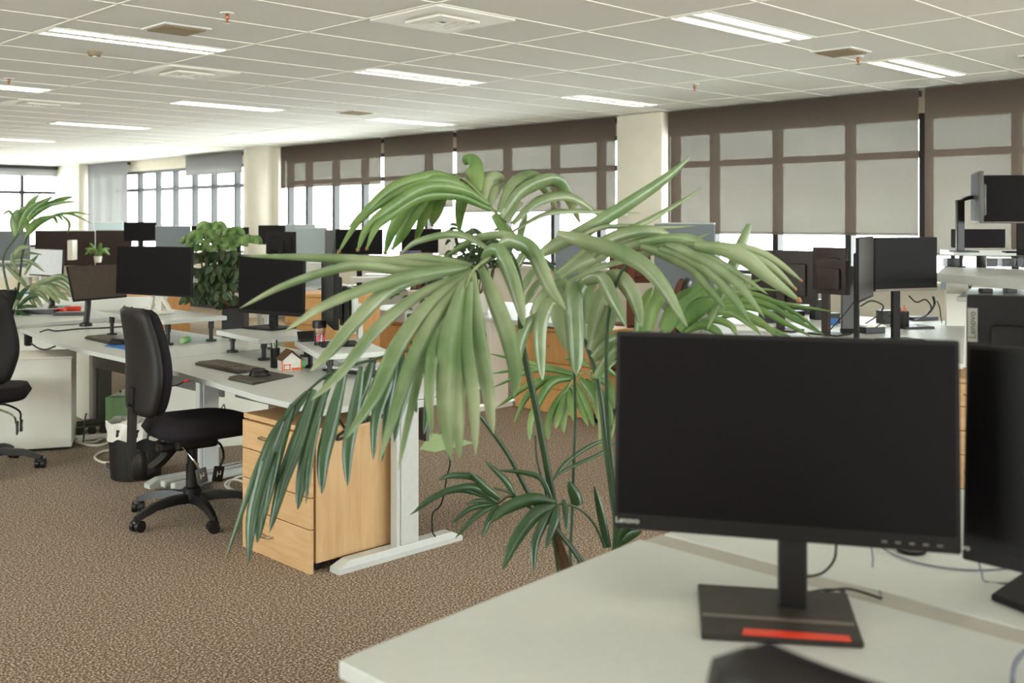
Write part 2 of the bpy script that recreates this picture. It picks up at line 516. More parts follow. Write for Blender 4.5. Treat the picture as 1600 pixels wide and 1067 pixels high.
wallseg('wall_window_side', (XW + 0.1, YB - 0.2), (XW + 0.1, YF + 0.2), 0, SILL)
o = wallseg('wall_window_side_header', (XW + 0.1, YB - 0.2), (XW + 0.1, YF + 0.2), HEADZ, CZ + 0.2)
wallseg('wall_back', (4.4, YF + 0.1), (XW, YF + 0.1), 0, SILL)
wallseg('wall_back_solid', (XL, YF + 0.1), (4.4, YF + 0.1), 0, CZ + 0.2)
wallseg('wall_back_header', (4.4, YF + 0.1), (XW, YF + 0.1), HEADZ + 0.12, CZ + 0.2)
wallseg('wall_front', (-3.2, YB - 0.1), (0.8, YB - 0.1), 0, CZ + 0.2)
wallseg('wall_front_corner', (XL, YB - 0.1), (-3.2, YB - 0.1), 0, 0.3)
wallseg('wall_front_corner_header', (XL, YB - 0.1), (-3.2, YB - 0.1), HEADZ, CZ + 0.2)
wallseg('wall_front_low', (0.8, YB - 0.1), (XW, YB - 0.1), 0, 0.3)
wallseg('wall_front_header', (0.8, YB - 0.1), (XW, YB - 0.1), HEADZ, CZ + 0.2)
wallseg('wall_inner_side', (XL - 0.1, YB - 0.2), (XL - 0.1, 1.3), 0, CZ + 0.2)
wallseg('wall_inner_side_end', (XL - 0.1, 8.5), (XL - 0.1, YF + 0.2), 0, CZ + 0.2)
wallseg('wall_inner_side_low', (XL - 0.1, 1.3), (XL - 0.1, 8.5), 0, 0.5)
wallseg('wall_inner_side_header', (XL - 0.1, 1.3), (XL - 0.1, 8.5), HEADZ, CZ + 0.2)
# skirting along the window side
struct(MB().box((XW - 0.008, (YF + YB) / 2, 0.05), (0.016, YF - YB, 0.1)).build('baseboard_window_side', 'frame'))

# columns against the window wall
def column(y0, y1, depth, rnd):
    mb = MB()
    if rnd:
        mb.box((XW - depth / 2, (y0 + y1) / 2, CZ / 2), (depth, y1 - y0, CZ), bev=0.03)
        mb.lathe([(0.27, 0), (0.27, CZ)], (XW - depth - 0.02, y0 + 0.42, 0), 40)
    else:
        mb.box((XW - depth / 2, (y0 + y1) / 2, CZ / 2), (depth, y1 - y0, CZ), bev=0.03)
    return struct(mb.build('wall_column', 'column', smooth=True))

column(6.68, 7.30, 0.16, False)
column(14.06, 15.12, 0.14, True)
column(21.20, 22.5, 0.30, False)

# windows: frame of mullions + transom, one pane sheet
def window(n, axis, pos, a0, a1, mull, thick=(), zh=HEADZ, z0=SILL):
    mb = MB(); sgn = 1
    def bx(c, w, z, h, t=0.10):
        if axis == 'x': mb.box((pos + 0.06, c, z), (t, w, h))
        else: mb.box((c, pos + 0.06, z), (w, t, h))
    for m_ in mull: bx(m_, 0.085 if m_ in thick else 0.06, (z0 + zh) / 2, zh - z0)
    L = a1 - a0; c = (a0 + a1) / 2
    bx(c, L, TRZ, 0.06, 0.09); bx(c, L, z0 + 0.03, 0.06, 0.12); bx(c, L, zh - 0.025, 0.05, 0.11)
    o = struct(mb.build('window_%d' % n, 'frame'))
    pn = MB()
    if axis == 'x': pn.box((pos + 0.075, c, (z0 + zh) / 2), (0.006, L, zh - z0))
    else: pn.box((c, pos + 0.075, (z0 + zh) / 2), (L, 0.006, zh - z0))
    q = pn.build('pane', 'pane', o); struct(q)
    return o

def span(a, b, step): 
    n = max(1, round((b - a) / step)); return [a + (b - a) * i / n for i in range(n + 1)]

window(1, 'x', XW, YB, 6.70, [3.21 - 0.755 * k for k in range(1, 11)] + [3.21, 3.97, 4.68, 5.44, 6.17, 6.66], (3.97,))
window(2, 'x', XW, 7.28, 14.06, [7.33, 7.69, 8.40, 9.20, 10.70, 12.10, 12.81, 13.51, 14.02])
window(3, 'x', XW, 15.10, 21.22, [15.16, 15.62, 16.39, 17.07, 17.78, 18.46, 19.2, 19.9, 20.6, 21.15])
window(4, 'y', YF, 4.4, 9.2, [9.15, 8.74, 8.01, 7.28, 6.55, 5.82, 5.09, 4.45], zh=HEADZ + 0.12)
window(5, 'y', YB - 0.12, 0.8, XW, span(0.8, XW, 1.2), z0=0.3)

window(7, 'y', YB - 0.12, XL, -3.2, span(XL, -3.2, 0.9), z0=0.3)  # unseen corner window, added to glow in the big monitor's screen
window(6, 'x', XL - 0.12, 1.3, 8.5, span(1.3, 8.5, 1.4), z0=0.5)  # unseen windows, added to brighten faces turned to the inner side
# a sill ledge
struct(MB().box((XW - 0.05, (YF + YB) / 2, SILL + 0.012), (0.14, YF - YB, 0.024)).build('window_sill', 'white'))

def blind(y0, y1, zb, lab, m='blind', x=XW - 0.13, axis='x', zt=CZ - 0.01):
    t = thing('roller_blind', lab, 'blind', ((x, (y0 + y1) / 2, zt) if axis == 'x' else ((y0 + y1) / 2, x, zt)), 0 if axis == 'x' else -H90, 'roller blinds along the windows')
    L = y1 - y0
    MB().box((0, 0, (zb - zt) / 2), (0.004, L, zt - zb)).build('fabric', m, t)
    MB().box((0, 0, zb - zt - 0.006), (0.014, L, 0.022), bev=0.004).build('bottom_bar', m, t)
    MB().cyl((0.035, -L / 2, -0.04), (0.035, L / 2, -0.04), 0.03).build('roller_tube', 'frame', t, True)
    return t

blind(-5.0, -2.05, 1.25, 'brown roller blind at the front end of the window wall')
blind(-2.0, 0.9, 1.25, 'brown roller blind, third to the near side of the wide cream column')
blind(0.95, 3.90, 1.22, 'brown roller blind behind the tall standing desk, pulled low over the panes')
blind(3.955, 6.62, 1.385, 'brown roller blind beside the cream column, ending just above the dark monitor backs')
blind(7.33, 9.93, 1.62, 'rosy brown roller blind behind the palm top, on the far side of the cream column', )
blind(10.0, 11.42, 1.69, 'narrow brown roller blind between two bright vertical gaps above the palm')
blind(11.49, 14.0, 2.02, 'grey brown roller blind pulled a third down beside the round column')
blind(15.15, 17.05, 2.30, 'short grey roller blind rolled nearly up past the round column', 'blindlight')
blind(19.35, 21.15, 1.30, 'pale grey roller blind fully down in the far corner', 'blindlight')
blind(6.0, 9.12, 2.44, 'grey roller blind rolled up at the far end wall', 'blindlight', YF - 0.1, 'y')

# ------------------------------------------------------------------ ceiling fittings
ORD = {3.3: 'first row', 6.3: 'second row', 9.3: 'third row', 12.3: 'fourth row', 15.3: 'fifth row', 18.3: 'sixth row', 21.3: 'last row', 0.3: 'row overhead', -2.7: 'row behind'}
CLN = {0.066: 'column out past the desks', 2.42: 'column above the front desks', 4.774: 'middle column', 7.128: 'column along the windows'}
def make_lamp():
    t = thing('ceiling_light', 'x', 'ceiling light')
    L, W, Hh = 1.165, 0.29, 0.085
    f = MB()
    f.box((L / 2, W / 2, Hh), (L, W, 0.004)); f.box((L / 2, 0.004, Hh / 2), (L, 0.006, Hh)); f.box((L / 2, W - 0.004, Hh / 2), (L, 0.006, Hh))
    f.box((0.004, W / 2, Hh / 2), (0.006, W, Hh)); f.box((L - 0.004, W / 2, Hh / 2), (0.006, W, Hh))
    f.build('housing', 'reflector', t)
    rim = MB()
    for (c, d) in (((L / 2, 0.008, -0.004), (L, 0.02, 0.006)), ((L / 2, W - 0.008, -0.004), (L, 0.02, 0.006)), ((0.008, W / 2, -0.004), (0.02, W, 0.006)), ((L - 0.008, W / 2, -0.004), (0.02, W, 0.006)), ((L / 2, W / 2, -0.002), (L, 0.06, 0.012))):
        rim.box(c, d)
    rim.build('rim', 'tbar', t)
    for y in (0.075, W - 0.075):
        MB().cyl((0.03, y, 0.03), (L - 0.03, y, 0.03), 0.014, n=12).build('tube', 'lampglow', t, True)
    lv = MB()
    for i in range(1, 16):
        lv.box((L * i / 16, W / 2, 0.01), (0.003, W - 0.02, 0.022))
    lv.build('louvre', 'reflector', t)
    return t

lamp0 = None
for y in lamp_rows:
    for x in lamp_cols:
        t = make_lamp() if lamp0 is None else copy_tree(lamp0)
        lamp0 = lamp0 or t
        t.location = (x + 0.006, y + 0.005, CZ)
        t['label'] = 'twin-tube recessed ceiling light, %s, %s' % (ORD[y], CLN[x]); t['group'] = 'recessed twin-tube ceiling lights'

diff0 = None
DN = {4.2: 'large white square air diffuser overhead, in front of the first light row', 7.2: 'white square air diffuser past the second light row', 10.2: 'white square air diffuser past the third light row', 13.2: 'white square air diffuser, fourth one along', 16.2: 'white square air diffuser, fifth one along'}
for y, lab in DN.items():
    if diff0 is None:
        t = thing('air_diffuser', lab, 'air vent')
        MB().box((0.3, 0.3, -0.008), (0.585, 0.585, 0.014), bev=0.004).build('frame', 'tbar', t)
        MB().box((0.3, 0.3, -0.016), (0.27, 0.27, 0.004)).build('throat', 'vent', t)
        s = MB()
        for k in range(4):
            h = 0.145 - 0.034 * k
            for sx, sy, dx, dy in ((0, h, 2 * h, .018), (0, -h, 2 * h, .018), (h, 0, .018, 2 * h), (-h, 0, .018, 2 * h)):
                s.box((0.3 + sx, 0.3 + sy, -0.022 + 0.0005 * k), (dx, dy, 0.012))
        s.build('louvre', 'tbar', t)
        diff0 = t
    else: t = copy_tree(diff0)
    t.location = (3.60, y, CZ); t['label'] = lab; t['group'] = 'square air diffusers'

for (x, y, lab) in ((2.97, 5.84, 'tan square grille panel beside the long front ceiling light'), (6.56, 3.47, 'tan square grille panel between the two window-end lights'),
                    (7.75, 2.55, 'tan square grille panel at the window-side ceiling corner'), (6.6, 9.0, 'small distant tan grille panel near the middle of the ceiling')):
    t = thing('ceiling_grille', lab, 'grille', (x, y, CZ), 0, 'tan ceiling grilles')
    MB().box((0, 0, -0.006), (0.30, 0.30, 0.010), bev=0.003).build('frame', 'tile', t)
    s = MB().box((0, 0, -0.013), (0.25, 0.25, 0.004))
    for k in range(12): s.box((0, -0.115 + 0.021 * k, -0.017), (0.25, 0.006, 0.006))
    s.build('mesh_panel', 'vent', t)

for (px, py, lab) in ((355, 20, 'copper sprinkler head beside the big square diffuser'), (1341, 88, 'sprinkler head beside the twin light at the window end'), (1085, 131, 'sprinkler head far down by the window side'), (14, 122, 'sprinkler head above the far desks')):
    v = Z(px, py, CZ)
    t = thing('sprinkler_head', lab, 'sprinkler', (v.x, v.y, CZ), 0, 'ceiling sprinkler heads')
    MB().lathe([(0.001, -0.008), (0.036, -0.006), (0.04, 0.0)], n=20).build('escutcheon', 'tbar', t, True)
    MB().lathe([(0.010, -0.008), (0.012, -0.03), (0.006, -0.04), (0.004, -0.052), (0.018, -0.054), (0.018, -0.057), (0.001, -0.058)], n=12).build('nozzle', 'darkcopper', t, True)
v = Z(148, 81, CZ)
t = thing('smoke_detector', 'small tan smoke detector disc under the long front ceiling light', 'smoke detector', (v.x, v.y, CZ))
MB().lathe([(0.001, -0.03), (0.04, -0.028), (0.05, -0.012), (0.05, 0)], n=20).build('body', 'vent', t, True)
MB().lathe([(0.001, -0.036), (0.012, -0.035), (0.014, -0.028)], n=12).build('sensor_cap', 'tbar', t, True)


# ------------------------------------------------------------------ furniture builders (local frames, base at z = 0)
def pad(mb, w, h, d, hw, cx, nu=20, nv=24, pw=4.0, T=None):
    """rounded cushion: width profile hw(v), centre offset cx(u,v), thickness d; local x = thickness, y = width, z = height"""
    def f(side):
        def g(u, v):
            a = u * 2 - 1
            end = max(0.0, 1 - abs(2 * v - 1) ** 7) ** (1 / 7)
            y = w / 2 * hw(v) * a * (0.80 + 0.20 * end)
            t = (max(0.0, 1 - abs(a) ** pw) ** (1 / 2.6)) * (max(0.0, 1 - abs(2 * v - 1) ** (pw * 2)) ** (1 / 2.6))
            return Vector((cx(a, v) + side * d / 2 * t, y, v * h))
        return g
    for sd in (1, -1):
        fn = f(sd)
        mb.grid((lambda u, v: T @ fn(u, v)) if T else fn, nu, nv)
    return mb


def make_chair(label, fab='fabric', spin=0.0, name='task_chair'):
    """faces local +X"""
    t = thing(name, label, 'chair', group='tall-backed task chairs')
    # five-arm base + casters
    b = MB(); b.lathe([(0.02, 0.085), (0.045, 0.09), (0.045, 0.15), (0.03, 0.16)], n=20)
    for k in range(5):
        a = spin + 2 * math.pi * k / 5
        T = Matrix.Rotation(a, 4, 'Z')
        pts = [(0.03, 0.125, 0.055, 0.045), (0.12, 0.13, 0.05, 0.042), (0.22, 0.118, 0.042, 0.036), (0.29, 0.095, 0.036, 0.034), (0.325, 0.075, 0.032, 0.026)]
        vs = []; fs = []
        for (x, z, w, hh) in pts:
            vs += [(x, -w / 2, z - hh), (x, w / 2, z - hh), (x, w / 2 * .6, z), (x, -w / 2 * .6, z)]
        for i in range(len(pts) - 1):
            for q in range(4):
                fs.append((i * 4 + q, i * 4 + (q + 1) % 4, i * 4 + 4 + (q + 1) % 4, i * 4 + 4 + q))
        fs += [(3, 2, 1, 0), tuple(len(pts) * 4 - 4 + q for q in range(4))]
        b.add(vs, fs, T)
    b.build('base', 'black', t, True)
    for k in range(5):
        a = spin + 2 * math.pi * k / 5
        c = Vector((0.325 * math.cos(a), 0.325 * math.sin(a), 0))
        T = Matrix.Translation(c) @ Matrix.Rotation(a + 0.7 + k * 1.3, 4, 'Z')
        w = MB()
        w.cyl(T @ Vector((0, 0, 0.04)), T @ Vector((0, 0, 0.075)), 0.011)
        for sd in (-1, 1):
            w.tube([T @ Vector((0.01, sd * 0.006, 0.028)), T @ Vector((0.01, sd * 0.012, 0.028)), T @ Vector((0.01, sd * 0.024, 0.028)), T @ Vector((0.01, sd * 0.028, 0.028))], 0.028, 18)
        w.box((0.006, 0, 0.045), (0.05, 0.034, 0.024), T, bev=0.01)
        w.build('caster', 'black', t, True)
    MB().cyl((0, 0, 0.10), (0, 0, 0.27), 0.032).cyl((0, 0, 0.26), (0, 0, 0.38), 0.026).build('gas_column', 'black', t, True)
    m = MB().box((0.0, 0, 0.385), (0.22, 0.15, 0.06), bev=0.015).box((-0.12, 0, 0.375), (0.12, 0.07, 0.045), bev=0.012).box((0, 0, 0.42), (0.34, 0.26, 0.012), bev=0.004)
    m.build('mechanism', 'black', t)
    for (x, y, tilt) in ((-0.08, -0.14, 0.5), (0.10, -0.15, -0.5)):
        l = MB().tube(curve([(x, -0.05, 0.38), (x, y * 0.8, 0.37), (x + 0.03 * tilt, y - 0.04, 0.33), (x + 0.08 * tilt, y - 0.05, 0.28)], 5), 0.006)
        l.build('lever', 'chrome' if tilt > 0 else 'black', t, True)
        l = MB().box((x + 0.10 * tilt, y - 0.055, 0.25), (0.055, 0.012, 0.075), bev=0.006, ry=-0.35 * tilt)
        lp_ = l.build('lever_paddle', 'greycase' if tilt > 0 else 'black', t, True)
        T = Matrix.Translation((x + 0.10 * tilt, y - 0.0622, 0.25)) @ Matrix.Rotation(-0.35 * tilt, 4, 'Y')
        MB().box((-0.008, 0, 0), (0.004, 0.0012, 0.026), T).box((0.008, 0, 0.006), (0.004, 0.0012, 0.02), T).box((0, 0, 0), (0.016, 0.0012, 0.004), T).build('mark', 'white', lp_)
    # seat
    s = MB()
    def seatfn(sd):
        def g(u, v):
            a = u * 2 - 1; c = v * 2 - 1
            r = max(abs(a), abs(c)); n = (abs(a) ** 3.2 + abs(c) ** 3.2) ** (1 / 3.2)
            k = (r / n) if n > 0 else 1
            x = 0.27 * c * k; y = 0.26 * a * k * (1 - 0.06 * c)
            th = max(0.0, 1 - r ** 6) ** (1 / 3.0)
            z = 0.462 + (0.058 if sd > 0 else -0.045) * th - 0.018 * max(0, c) ** 3 - 0.018 * (1 - a * a) * (1 - c * c) * (1 if sd > 0 else 0)
            return Vector((x + 0.05, y, z))
        return g
    s.grid(seatfn(1), 22, 22); s.grid(seatfn(-1), 22, 22)
    s.build('seat', fab, t, 'all')
    MB().lathe([(0.03, 0.425), (0.17, 0.427), (0.215, 0.44), (0.22, 0.447), (0.1, 0.449)], (0.03, 0, 0), 28).build('seat_pan', 'shell', t, True)
    # back support bar: from the mechanism back and up
    pts = curve([(-0.10, 0, 0.365), (-0.17, 0, 0.30), (-0.245, 0, 0.27), (-0.30, 0, 0.33), (-0.305, 0, 0.45), (-0.298, 0, 0.68)], 6)
    bar = MB()
    for i in range(len(pts) - 1):
        a, c = Vector(pts[i]), Vector(pts[i + 1]); dd = (c - a)
        ang = math.atan2(dd.z, dd.x)
        bar.box((a + c) / 2, (dd.length + 0.012, 0.062 if i > 8 else 0.075, 0.026), ry=-ang)
    bar.box((-0.275, 0, 0.30), (0.09, 0.085, 0.15), bev=0.035)
    bar.build('back_bar', 'black', t, True)
    # back rest
    bk = thing('backrest_tmp', 'x', 'x')
    bpy.data.objects.remove(bk)
    prof = lambda v: 0.80 + 0.26 * math.sin(min(1, max(0, v * 1.9)) * math.pi / 2) - 0.44 * max(0, v - 0.28) ** 1.25 - 0.02 * v
    lean = lambda a, v: -0.262 - 0.035 * v + 0.035 * math.sin(v * math.pi) - 0.026 * (1 - a * a)
    sh = MB(); pad(sh, 0.47, 0.53, 0.06, prof, lambda a, v: lean(a, v) + 0.004, T=Matrix.Translation((0, 0, 0.55)))
    shell = sh.build('backrest', 'shell', t, 'all')
    cu = MB(); pad(cu, 0.465, 0.515, 0.08, prof, lambda a, v: lean(a, v) + 0.040, T=Matrix.Translation((0, 0, 0.557)))
    cu.build('cushion', fab, shell, 'all')
    MB().lathe([(0.001, 0), (0.007, 0.001), (0.007, 0.006)], n=12, T=Matrix.Translation((-0.318, 0.14, 0.65)) @ Matrix.Rotation(H90, 4, 'Y')).build('screw_cap', 'black', shell)
    return t


def make_pedestal(label, w=0.44, d=0.47, h=0.60, drawers=(0.13, 0.135, 0.135, 0.2), body='beech', front='beechfront', wheels=True, top=None, handle_at=(0, 3), name='drawer_pedestal', group='drawer pedestals'):
    """front faces local -X, width along Y"""
    t = thing(name, label, 'drawer unit', group=group)
    z0 = 0.035 if wheels else 0.0
    MB().box((d / 2 + 0.008, 0, (h + z0) / 2), (d - 0.018, w - 0.004, h - z0 - 0.01), bev=0.002).build('carcass', body, t)
    MB().box((d / 2, 0, h - 0.012), (d + 0.012, w + 0.004, 0.024), bev=0.004).build('top_panel', top or front, t)
    z = h - 0.028
    for i, dh in enumerate(drawers):
        dr = MB().box((-0.004, 0, z - dh / 2), (0.018, w - 0.004, dh - 0.004), bev=0.002).build('drawer', front, t)
        if i in handle_at:
            hy = 0.06
            MB().tube(curve([(-0.013, hy + 0.05, z - dh * 0.45), (-0.034, hy + 0.042, z - dh * 0.45), (-0.038, hy, z - dh * 0.47), (-0.034, hy - 0.042, z - dh * 0.45), (-0.013, hy - 0.05, z - dh * 0.45)], 5), 0.005).build('handle', 'chrome', dr, True)
        z -= dh
    if wheels:
        for sx in (0.05, d - 0.05):
            for sy in (-w / 2 + 0.05, w / 2 - 0.05):
                MB().cyl((sx, sy - 0.014, 0.0185), (sx, sy + 0.014, 0.0185), 0.0185).box((sx, sy, 0.034), (0.03, 0.03, 0.008)).build('caster', 'black', t, True)
    return t


def cleg(t, x0, x1, y, ztop, xc, m='silver', cw=0.10, ct=0.06):
    f = MB()
    vs = []
    f.prism([(x0, y - 0.035), (x1, y - 0.035), (x1, y + 0.035), (x0, y + 0.035)], 0.0, 0.022)
    f.add([(x0, y - 0.035, .022), (x1, y - 0.035, .022), (x1, y + .035, .022), (x0, y + .035, .022), (x0 + .06, y - .028, .05), (x1 - .06, y - .028, .05), (x1 - .06, y + .028, .05), (x0 + .06, y + .028, .05)],
          [(0, 1, 5, 4), (1, 2, 6, 5), (2, 3, 7, 6), (3, 0, 4, 7), (4, 5, 6, 7)])
    leg = f.build('leg', m, t)
    MB().box((xc, y, (ztop + 0.045) / 2), (cw, ct, ztop - 0.05), bev=0.006).box((xc - cw / 2 - 0.012, y, (ztop + .045) / 2), (0.02, ct * 0.8, ztop - 0.05), bev=0.004).box((xc, y, ztop - 0.02), (0.5, 0.05, 0.035), bev=0.004).build('column', m, leg)
    return leg


def make_desk(label, poly, zt, legs, loc=(0, 0, 0), panel=None, name='office_desk', group='white office desks', th=0.026, leg_m='silver'):
    """poly: top outline; legs: (x0,x1,y,xc); panel: (x0,y0,x1,y1,zlow)"""
    t = thing(name, label, 'desk', loc, 0, group)
    lp = [(p[0] - loc[0], p[1] - loc[1]) for p in poly]
    MB().prism(lp, zt - th, zt, ch=0.003).build('desktop', 'desk', t)
    for (x0, x1, y, xc, lm) in legs:
        cleg(t, x0 - loc[0], x1 - loc[0], y - loc[1], zt - th, xc - loc[0], lm)
    if panel:
        x0, y0, x1, y1, zl = panel
        a = Vector((x0 - loc[0], y0 - loc[1], 0)); b = Vector((x1 - loc[0], y1 - loc[1], 0)); c = (a + b) / 2
        MB().box((c.x, c.y, (zl + zt - th) / 2), ((b - a).length, 0.018, zt - th - zl), rz=math.atan2(b.y - a.y, b.x - a.x)).build('modesty_panel', 'slate', t)
    return t


def make_riser(label, c, yaw, L, W, z0, h, feet=None, th=0.028, bigfoot=True, group='white monitor risers', nm='black'):
    t = thing('monitor_riser', label, 'monitor riser', (c[0], c[1], z0), yaw, group)
    MB().box((0, 0, h - th / 2), (L, W, th), bev=0.004).build('shelf', 'desk', t)
    fx, fy = L / 2 - 0.08, W / 2 - 0.07
    for sx in (-1, 1):
        for sy in (-1, 1):
            MB().cyl((sx * fx, sy * fy, 0), (sx * fx, sy * fy, 0.012), 0.034).cyl((sx * fx, sy * fy, 0.01), (sx * fx, sy * fy, h * 0.6), 0.013).cyl((sx * fx, sy * fy, h * 0.5), (sx * fx, sy * fy, h - th), 0.018).build('leg', nm, t, True)
    return t


def monitor(label, xl, xr, yt, yb, dl, dr, zdesk, face='cam', tilt=0.0, bez=0.008, chin=0.022, case='casing', scr='screen', base=True, neckw=0.06, neckx=0.0,
            baseoff=0.0, logo=None, chincol=None, name='monitor', group='black desk monitors', basewd=(0.24, 0.18), vfoot=False, arm=False, depth=0.018, neckcol=None, basecol=None, cat='monitor'):
    pl, pr = P(xl, yt, dl), P(xr, yt, dr)
    pl.z = pr.z = 0
    zt = P(xl, yt, dl).z; zb = P(xl, yb, dl).z
    w = (pr - pl).length; h = zt - zb; c = (pl + pr) / 2
    yaw = math.atan2(pr.y - pl.y, pr.x - pl.x)      # local +X runs along the panel as seen, local -Y towards the camera
    if face != 'cam': yaw += math.pi
    t = thing(name, label, cat, (c.x, c.y, zdesk), yaw, group)
    zc = (zt + zb) / 2 - zdesk
    T = Matrix.Translation((0, 0, zc)) @ Matrix.Rotation(-tilt, 4, 'X')
    cs = MB().box((0, 0.006, 0), (w, depth, h), T, bev=0.004).box((0, 0.006 + depth / 2 + 0.012, -h * 0.05), (w * 0.72, 0.03, h * 0.62), T, bev=0.012)
    casing = cs.build('casing', case, t, True)
    MB().box((0, 0.006 - depth / 2 - 0.0006, (chin - bez) / 2), (w - 2 * bez, 0.0014, h - bez - chin), T).build('screen', scr, casing)
    if chincol: MB().box((0, 0.006 - depth / 2 - 0.002, -h / 2 + chin * 0.45), (w - 0.004, 0.004, chin * 0.7), T).build('lower_bezel', chincol, casing)
    nb = neckcol or case
    if base:
        ny = 0.055 + baseoff
        q = MB().box((neckx, ny, zc * 0.5), (neckw, 0.028, max(zc + 0.04, 0.06)), bev=0.005).box((neckx, ny * 0.5 + 0.01, zc - 0.01), (neckw * 1.2, abs(ny) * 0.9, 0.09), bev=0.005)
        q.build('neck', nb, t)
        if vfoot:
            v = MB()
            for sx in (-1, 1):
                v.box((sx * 0.11, -0.06, 0.007), (0.026, 0.24, 0.012), rz=sx * -0.18, bev=0.003)
                v.box((sx * 0.075, 0.05, 0.05), (0.026, 0.02, 0.14), rx=0.25, ry=sx * -0.5, bev=0.003)
            v.box((0, 0.055, 0.007), (0.22, 0.026, 0.012), bev=0.003)
            v.build('foot', 'white', t)
        else:
            MB().box((neckx, 0.02 + baseoff, 0.006), (basewd[0], basewd[1], 0.012), bev=0.004).build('base', basecol or nb, t)
    if arm:
        MB().tube(curve([(0, 0.03, zc), (0, 0.10, zc - 0.02), (0.02, 0.12, zc * 0.5), (0, 0.12, 0.02)], 5), 0.022).lathe([(0.045, 0), (0.045, 0.02), (0.03, 0.03)], (0, 0.12, 0), 18).build('arm', 'black', t, True)
    if logo:
        s, sz, lx, lz, lm, rot, side = logo
        if side == 'front': L = T @ Matrix.Translation((lx, 0.006 - depth / 2 - 0.0045, lz)) @ Matrix.Rotation(H90, 4, 'X') @ Matrix.Rotation(rot, 4, 'Z')
        else: L = T @ Matrix.Translation((lx, 0.006 + depth / 2 + 0.003, lz)) @ Matrix.Rotation(math.pi, 4, 'Z') @ Matrix.Rotation(H90, 4, 'X') @ Matrix.Rotation(rot, 4, 'Z')
        text_mesh('logo', s, sz, lm, casing, L)
    t['zc'] = zc; t['w'] = w; t['h'] = h
    return t


def keyboard(label, c, yaw, z, w=0.44, d=0.14, m='kbd'):
    t = thing('keyboard', label, 'keyboard', (c[0], c[1], z), yaw, 'black keyboards')
    MB().prism([(-w / 2, -d / 2), (w / 2, -d / 2), (w / 2, d / 2), (-w / 2, d / 2)], 0.001, 0.016, ch=0.004).build('body', m, t)
    k = MB().box((0, 0, 0.0165), (w - 0.02, d - 0.016, 0.002))
    for r in range(6):
        y = -d / 2 + 0.018 + r * 0.0205
        x = -w / 2 + 0.015
        while x < w / 2 - 0.02:
            kw = 0.0165
            if r == 0 and 0.08 < x + w / 2 < 0.12: kw = 0.11
            if abs(x - (w / 2 - 0.135)) > 0.008 and abs(x - (w / 2 - 0.1)) > 0.002:
                k.box((x + kw / 2, y, 0.0195), (kw - 0.002, 0.0165, 0.007), bev=0.0)
            x += kw + 0.0025
    k.build('keys', 'keys', t)
    return t


def mouse(label, c, yaw, z):
    t = thing('computer_mouse', label, 'mouse', (c[0], c[1], z), yaw, 'black computer mice')
    m = MB()
    def g(u, v):
        a = u * 2 - 1; b_ = v * 2 - 1
        k = max(abs(a), abs(b_)); n = math.hypot(a, b_); s = k / n if n else 1
        hgt = 0.036 * (1 - k ** 4) ** 0.6 * (1 - 0.3 * b_)
        return Vector((0.031 * a * s, 0.055 * b_ * s, 0.002 + hgt))
    m.grid(g, 12, 14)
    m.lathe([(0.001, 0.0), (0.03, 0.001), (0.03, 0.003)], n=20, T=Matrix.Scale(1.7, 4, (0, 1, 0)))
    m.build('body', 'gloss', t, 'all')
    MB().cyl((-0.004, -0.030, 0.037), (0.004, -0.030, 0.037), 0.008, n=14).build('scroll_wheel', 'greycase', t, True)
    return t


def cup(label, c, r, h, m, items=(), name='pen_cup', cat='pen cup'):
    t = thing(name, label, cat, (c[0], c[1], c[2]))
    MB().lathe([(0.001, 0), (r * 0.95, 0), (r, 0.003), (r, h), (r - 0.003, h), (r - 0.004, 0.005), (0.001, 0.005)], n=24, cap=False).build('cup', m, t, True)
    for (dx, dy, hh, mm) in items:
        MB().tube([(dx * 0.3, dy * 0.3, 0.006), (dx, dy, hh)], 0.005, 8, 0.004).build('pen', mm, t, True)
    return t


def cable(name, label, pts, r, m, n=8):
    o = MB().tube(curve(pts, n), r, 7).build(name, m, None, True)
    return tag(o, label, 'cable')


# ------------------------------------------------------------------ the near desk, z = 0.86
ZN = 0.86
gap = [(1.66, 1.24), (1.66, -0.60)]
t = make_desk('white desk with the big black monitor, its plain end beside the palm', [(0.895, 1.262), (0.895, -0.9), (1.665, -0.9), (1.665, 1.318), (0.93, 1.268)], ZN, [(0.98, 1.6, 1.05, 1.3, 'silver'), (0.98, 1.6, -0.7, 1.3, 'silver')], (1.3, 0.2, 0))
MB().box((1.696 - 1.3, 0.21 - 0.2, ZN - 0.008), (0.060, 2.2, 0.012)).build('cable_channel', 'edge', t)
t = make_desk('white desk backing on to the big-monitor desk across a grey cable channel', [(1.727, -0.9), (1.727, 1.305), (2.52, 1.33), (2.52, -0.9)], ZN, [(1.8, 2.45, 1.05, 2.1, 'silver'), (1.8, 2.45, -0.7, 2.1, 'silver')], (2.1, 0.2, 0))

big = monitor('large black monitor with a red-striped base standing on the near white desk', 961, 1501, 518, 822, 1.74, 1.60, ZN, tilt=0.07, bez=0.007, chin=0.026, neckw=0.048, baseoff=0.0, basewd=(0.01, 0.01), group=None,
              logo=('Lenovo', 0.013, -0.243, -0.146, 'logo', 0, 'front'))
for ch in list(big.children):
    if ch.name.startswith(('base', 'neck')): bpy.data.objects.remove(ch)
zc = big['zc']
q = MB().box((0.018, 0.05, (zc + 0.02) / 2), (0.047, 0.03, zc + 0.02), bev=0.004).box((0.018, 0.03, zc), (0.08, 0.05, 0.09), bev=0.004)
q.build('neck', 'black', big)
Ti = big.matrix_basis.inverted()
yw = big.rotation_euler.z
bp = [Z(1090, 923, ZN), Z(1324, 938, ZN), Z(1350, 1014, ZN), Z(1096, 1000, ZN)]
R_ = Matrix.Rotation(-yw, 4, 'Z')
lp = [R_ @ (p - big.location) for p in bp]
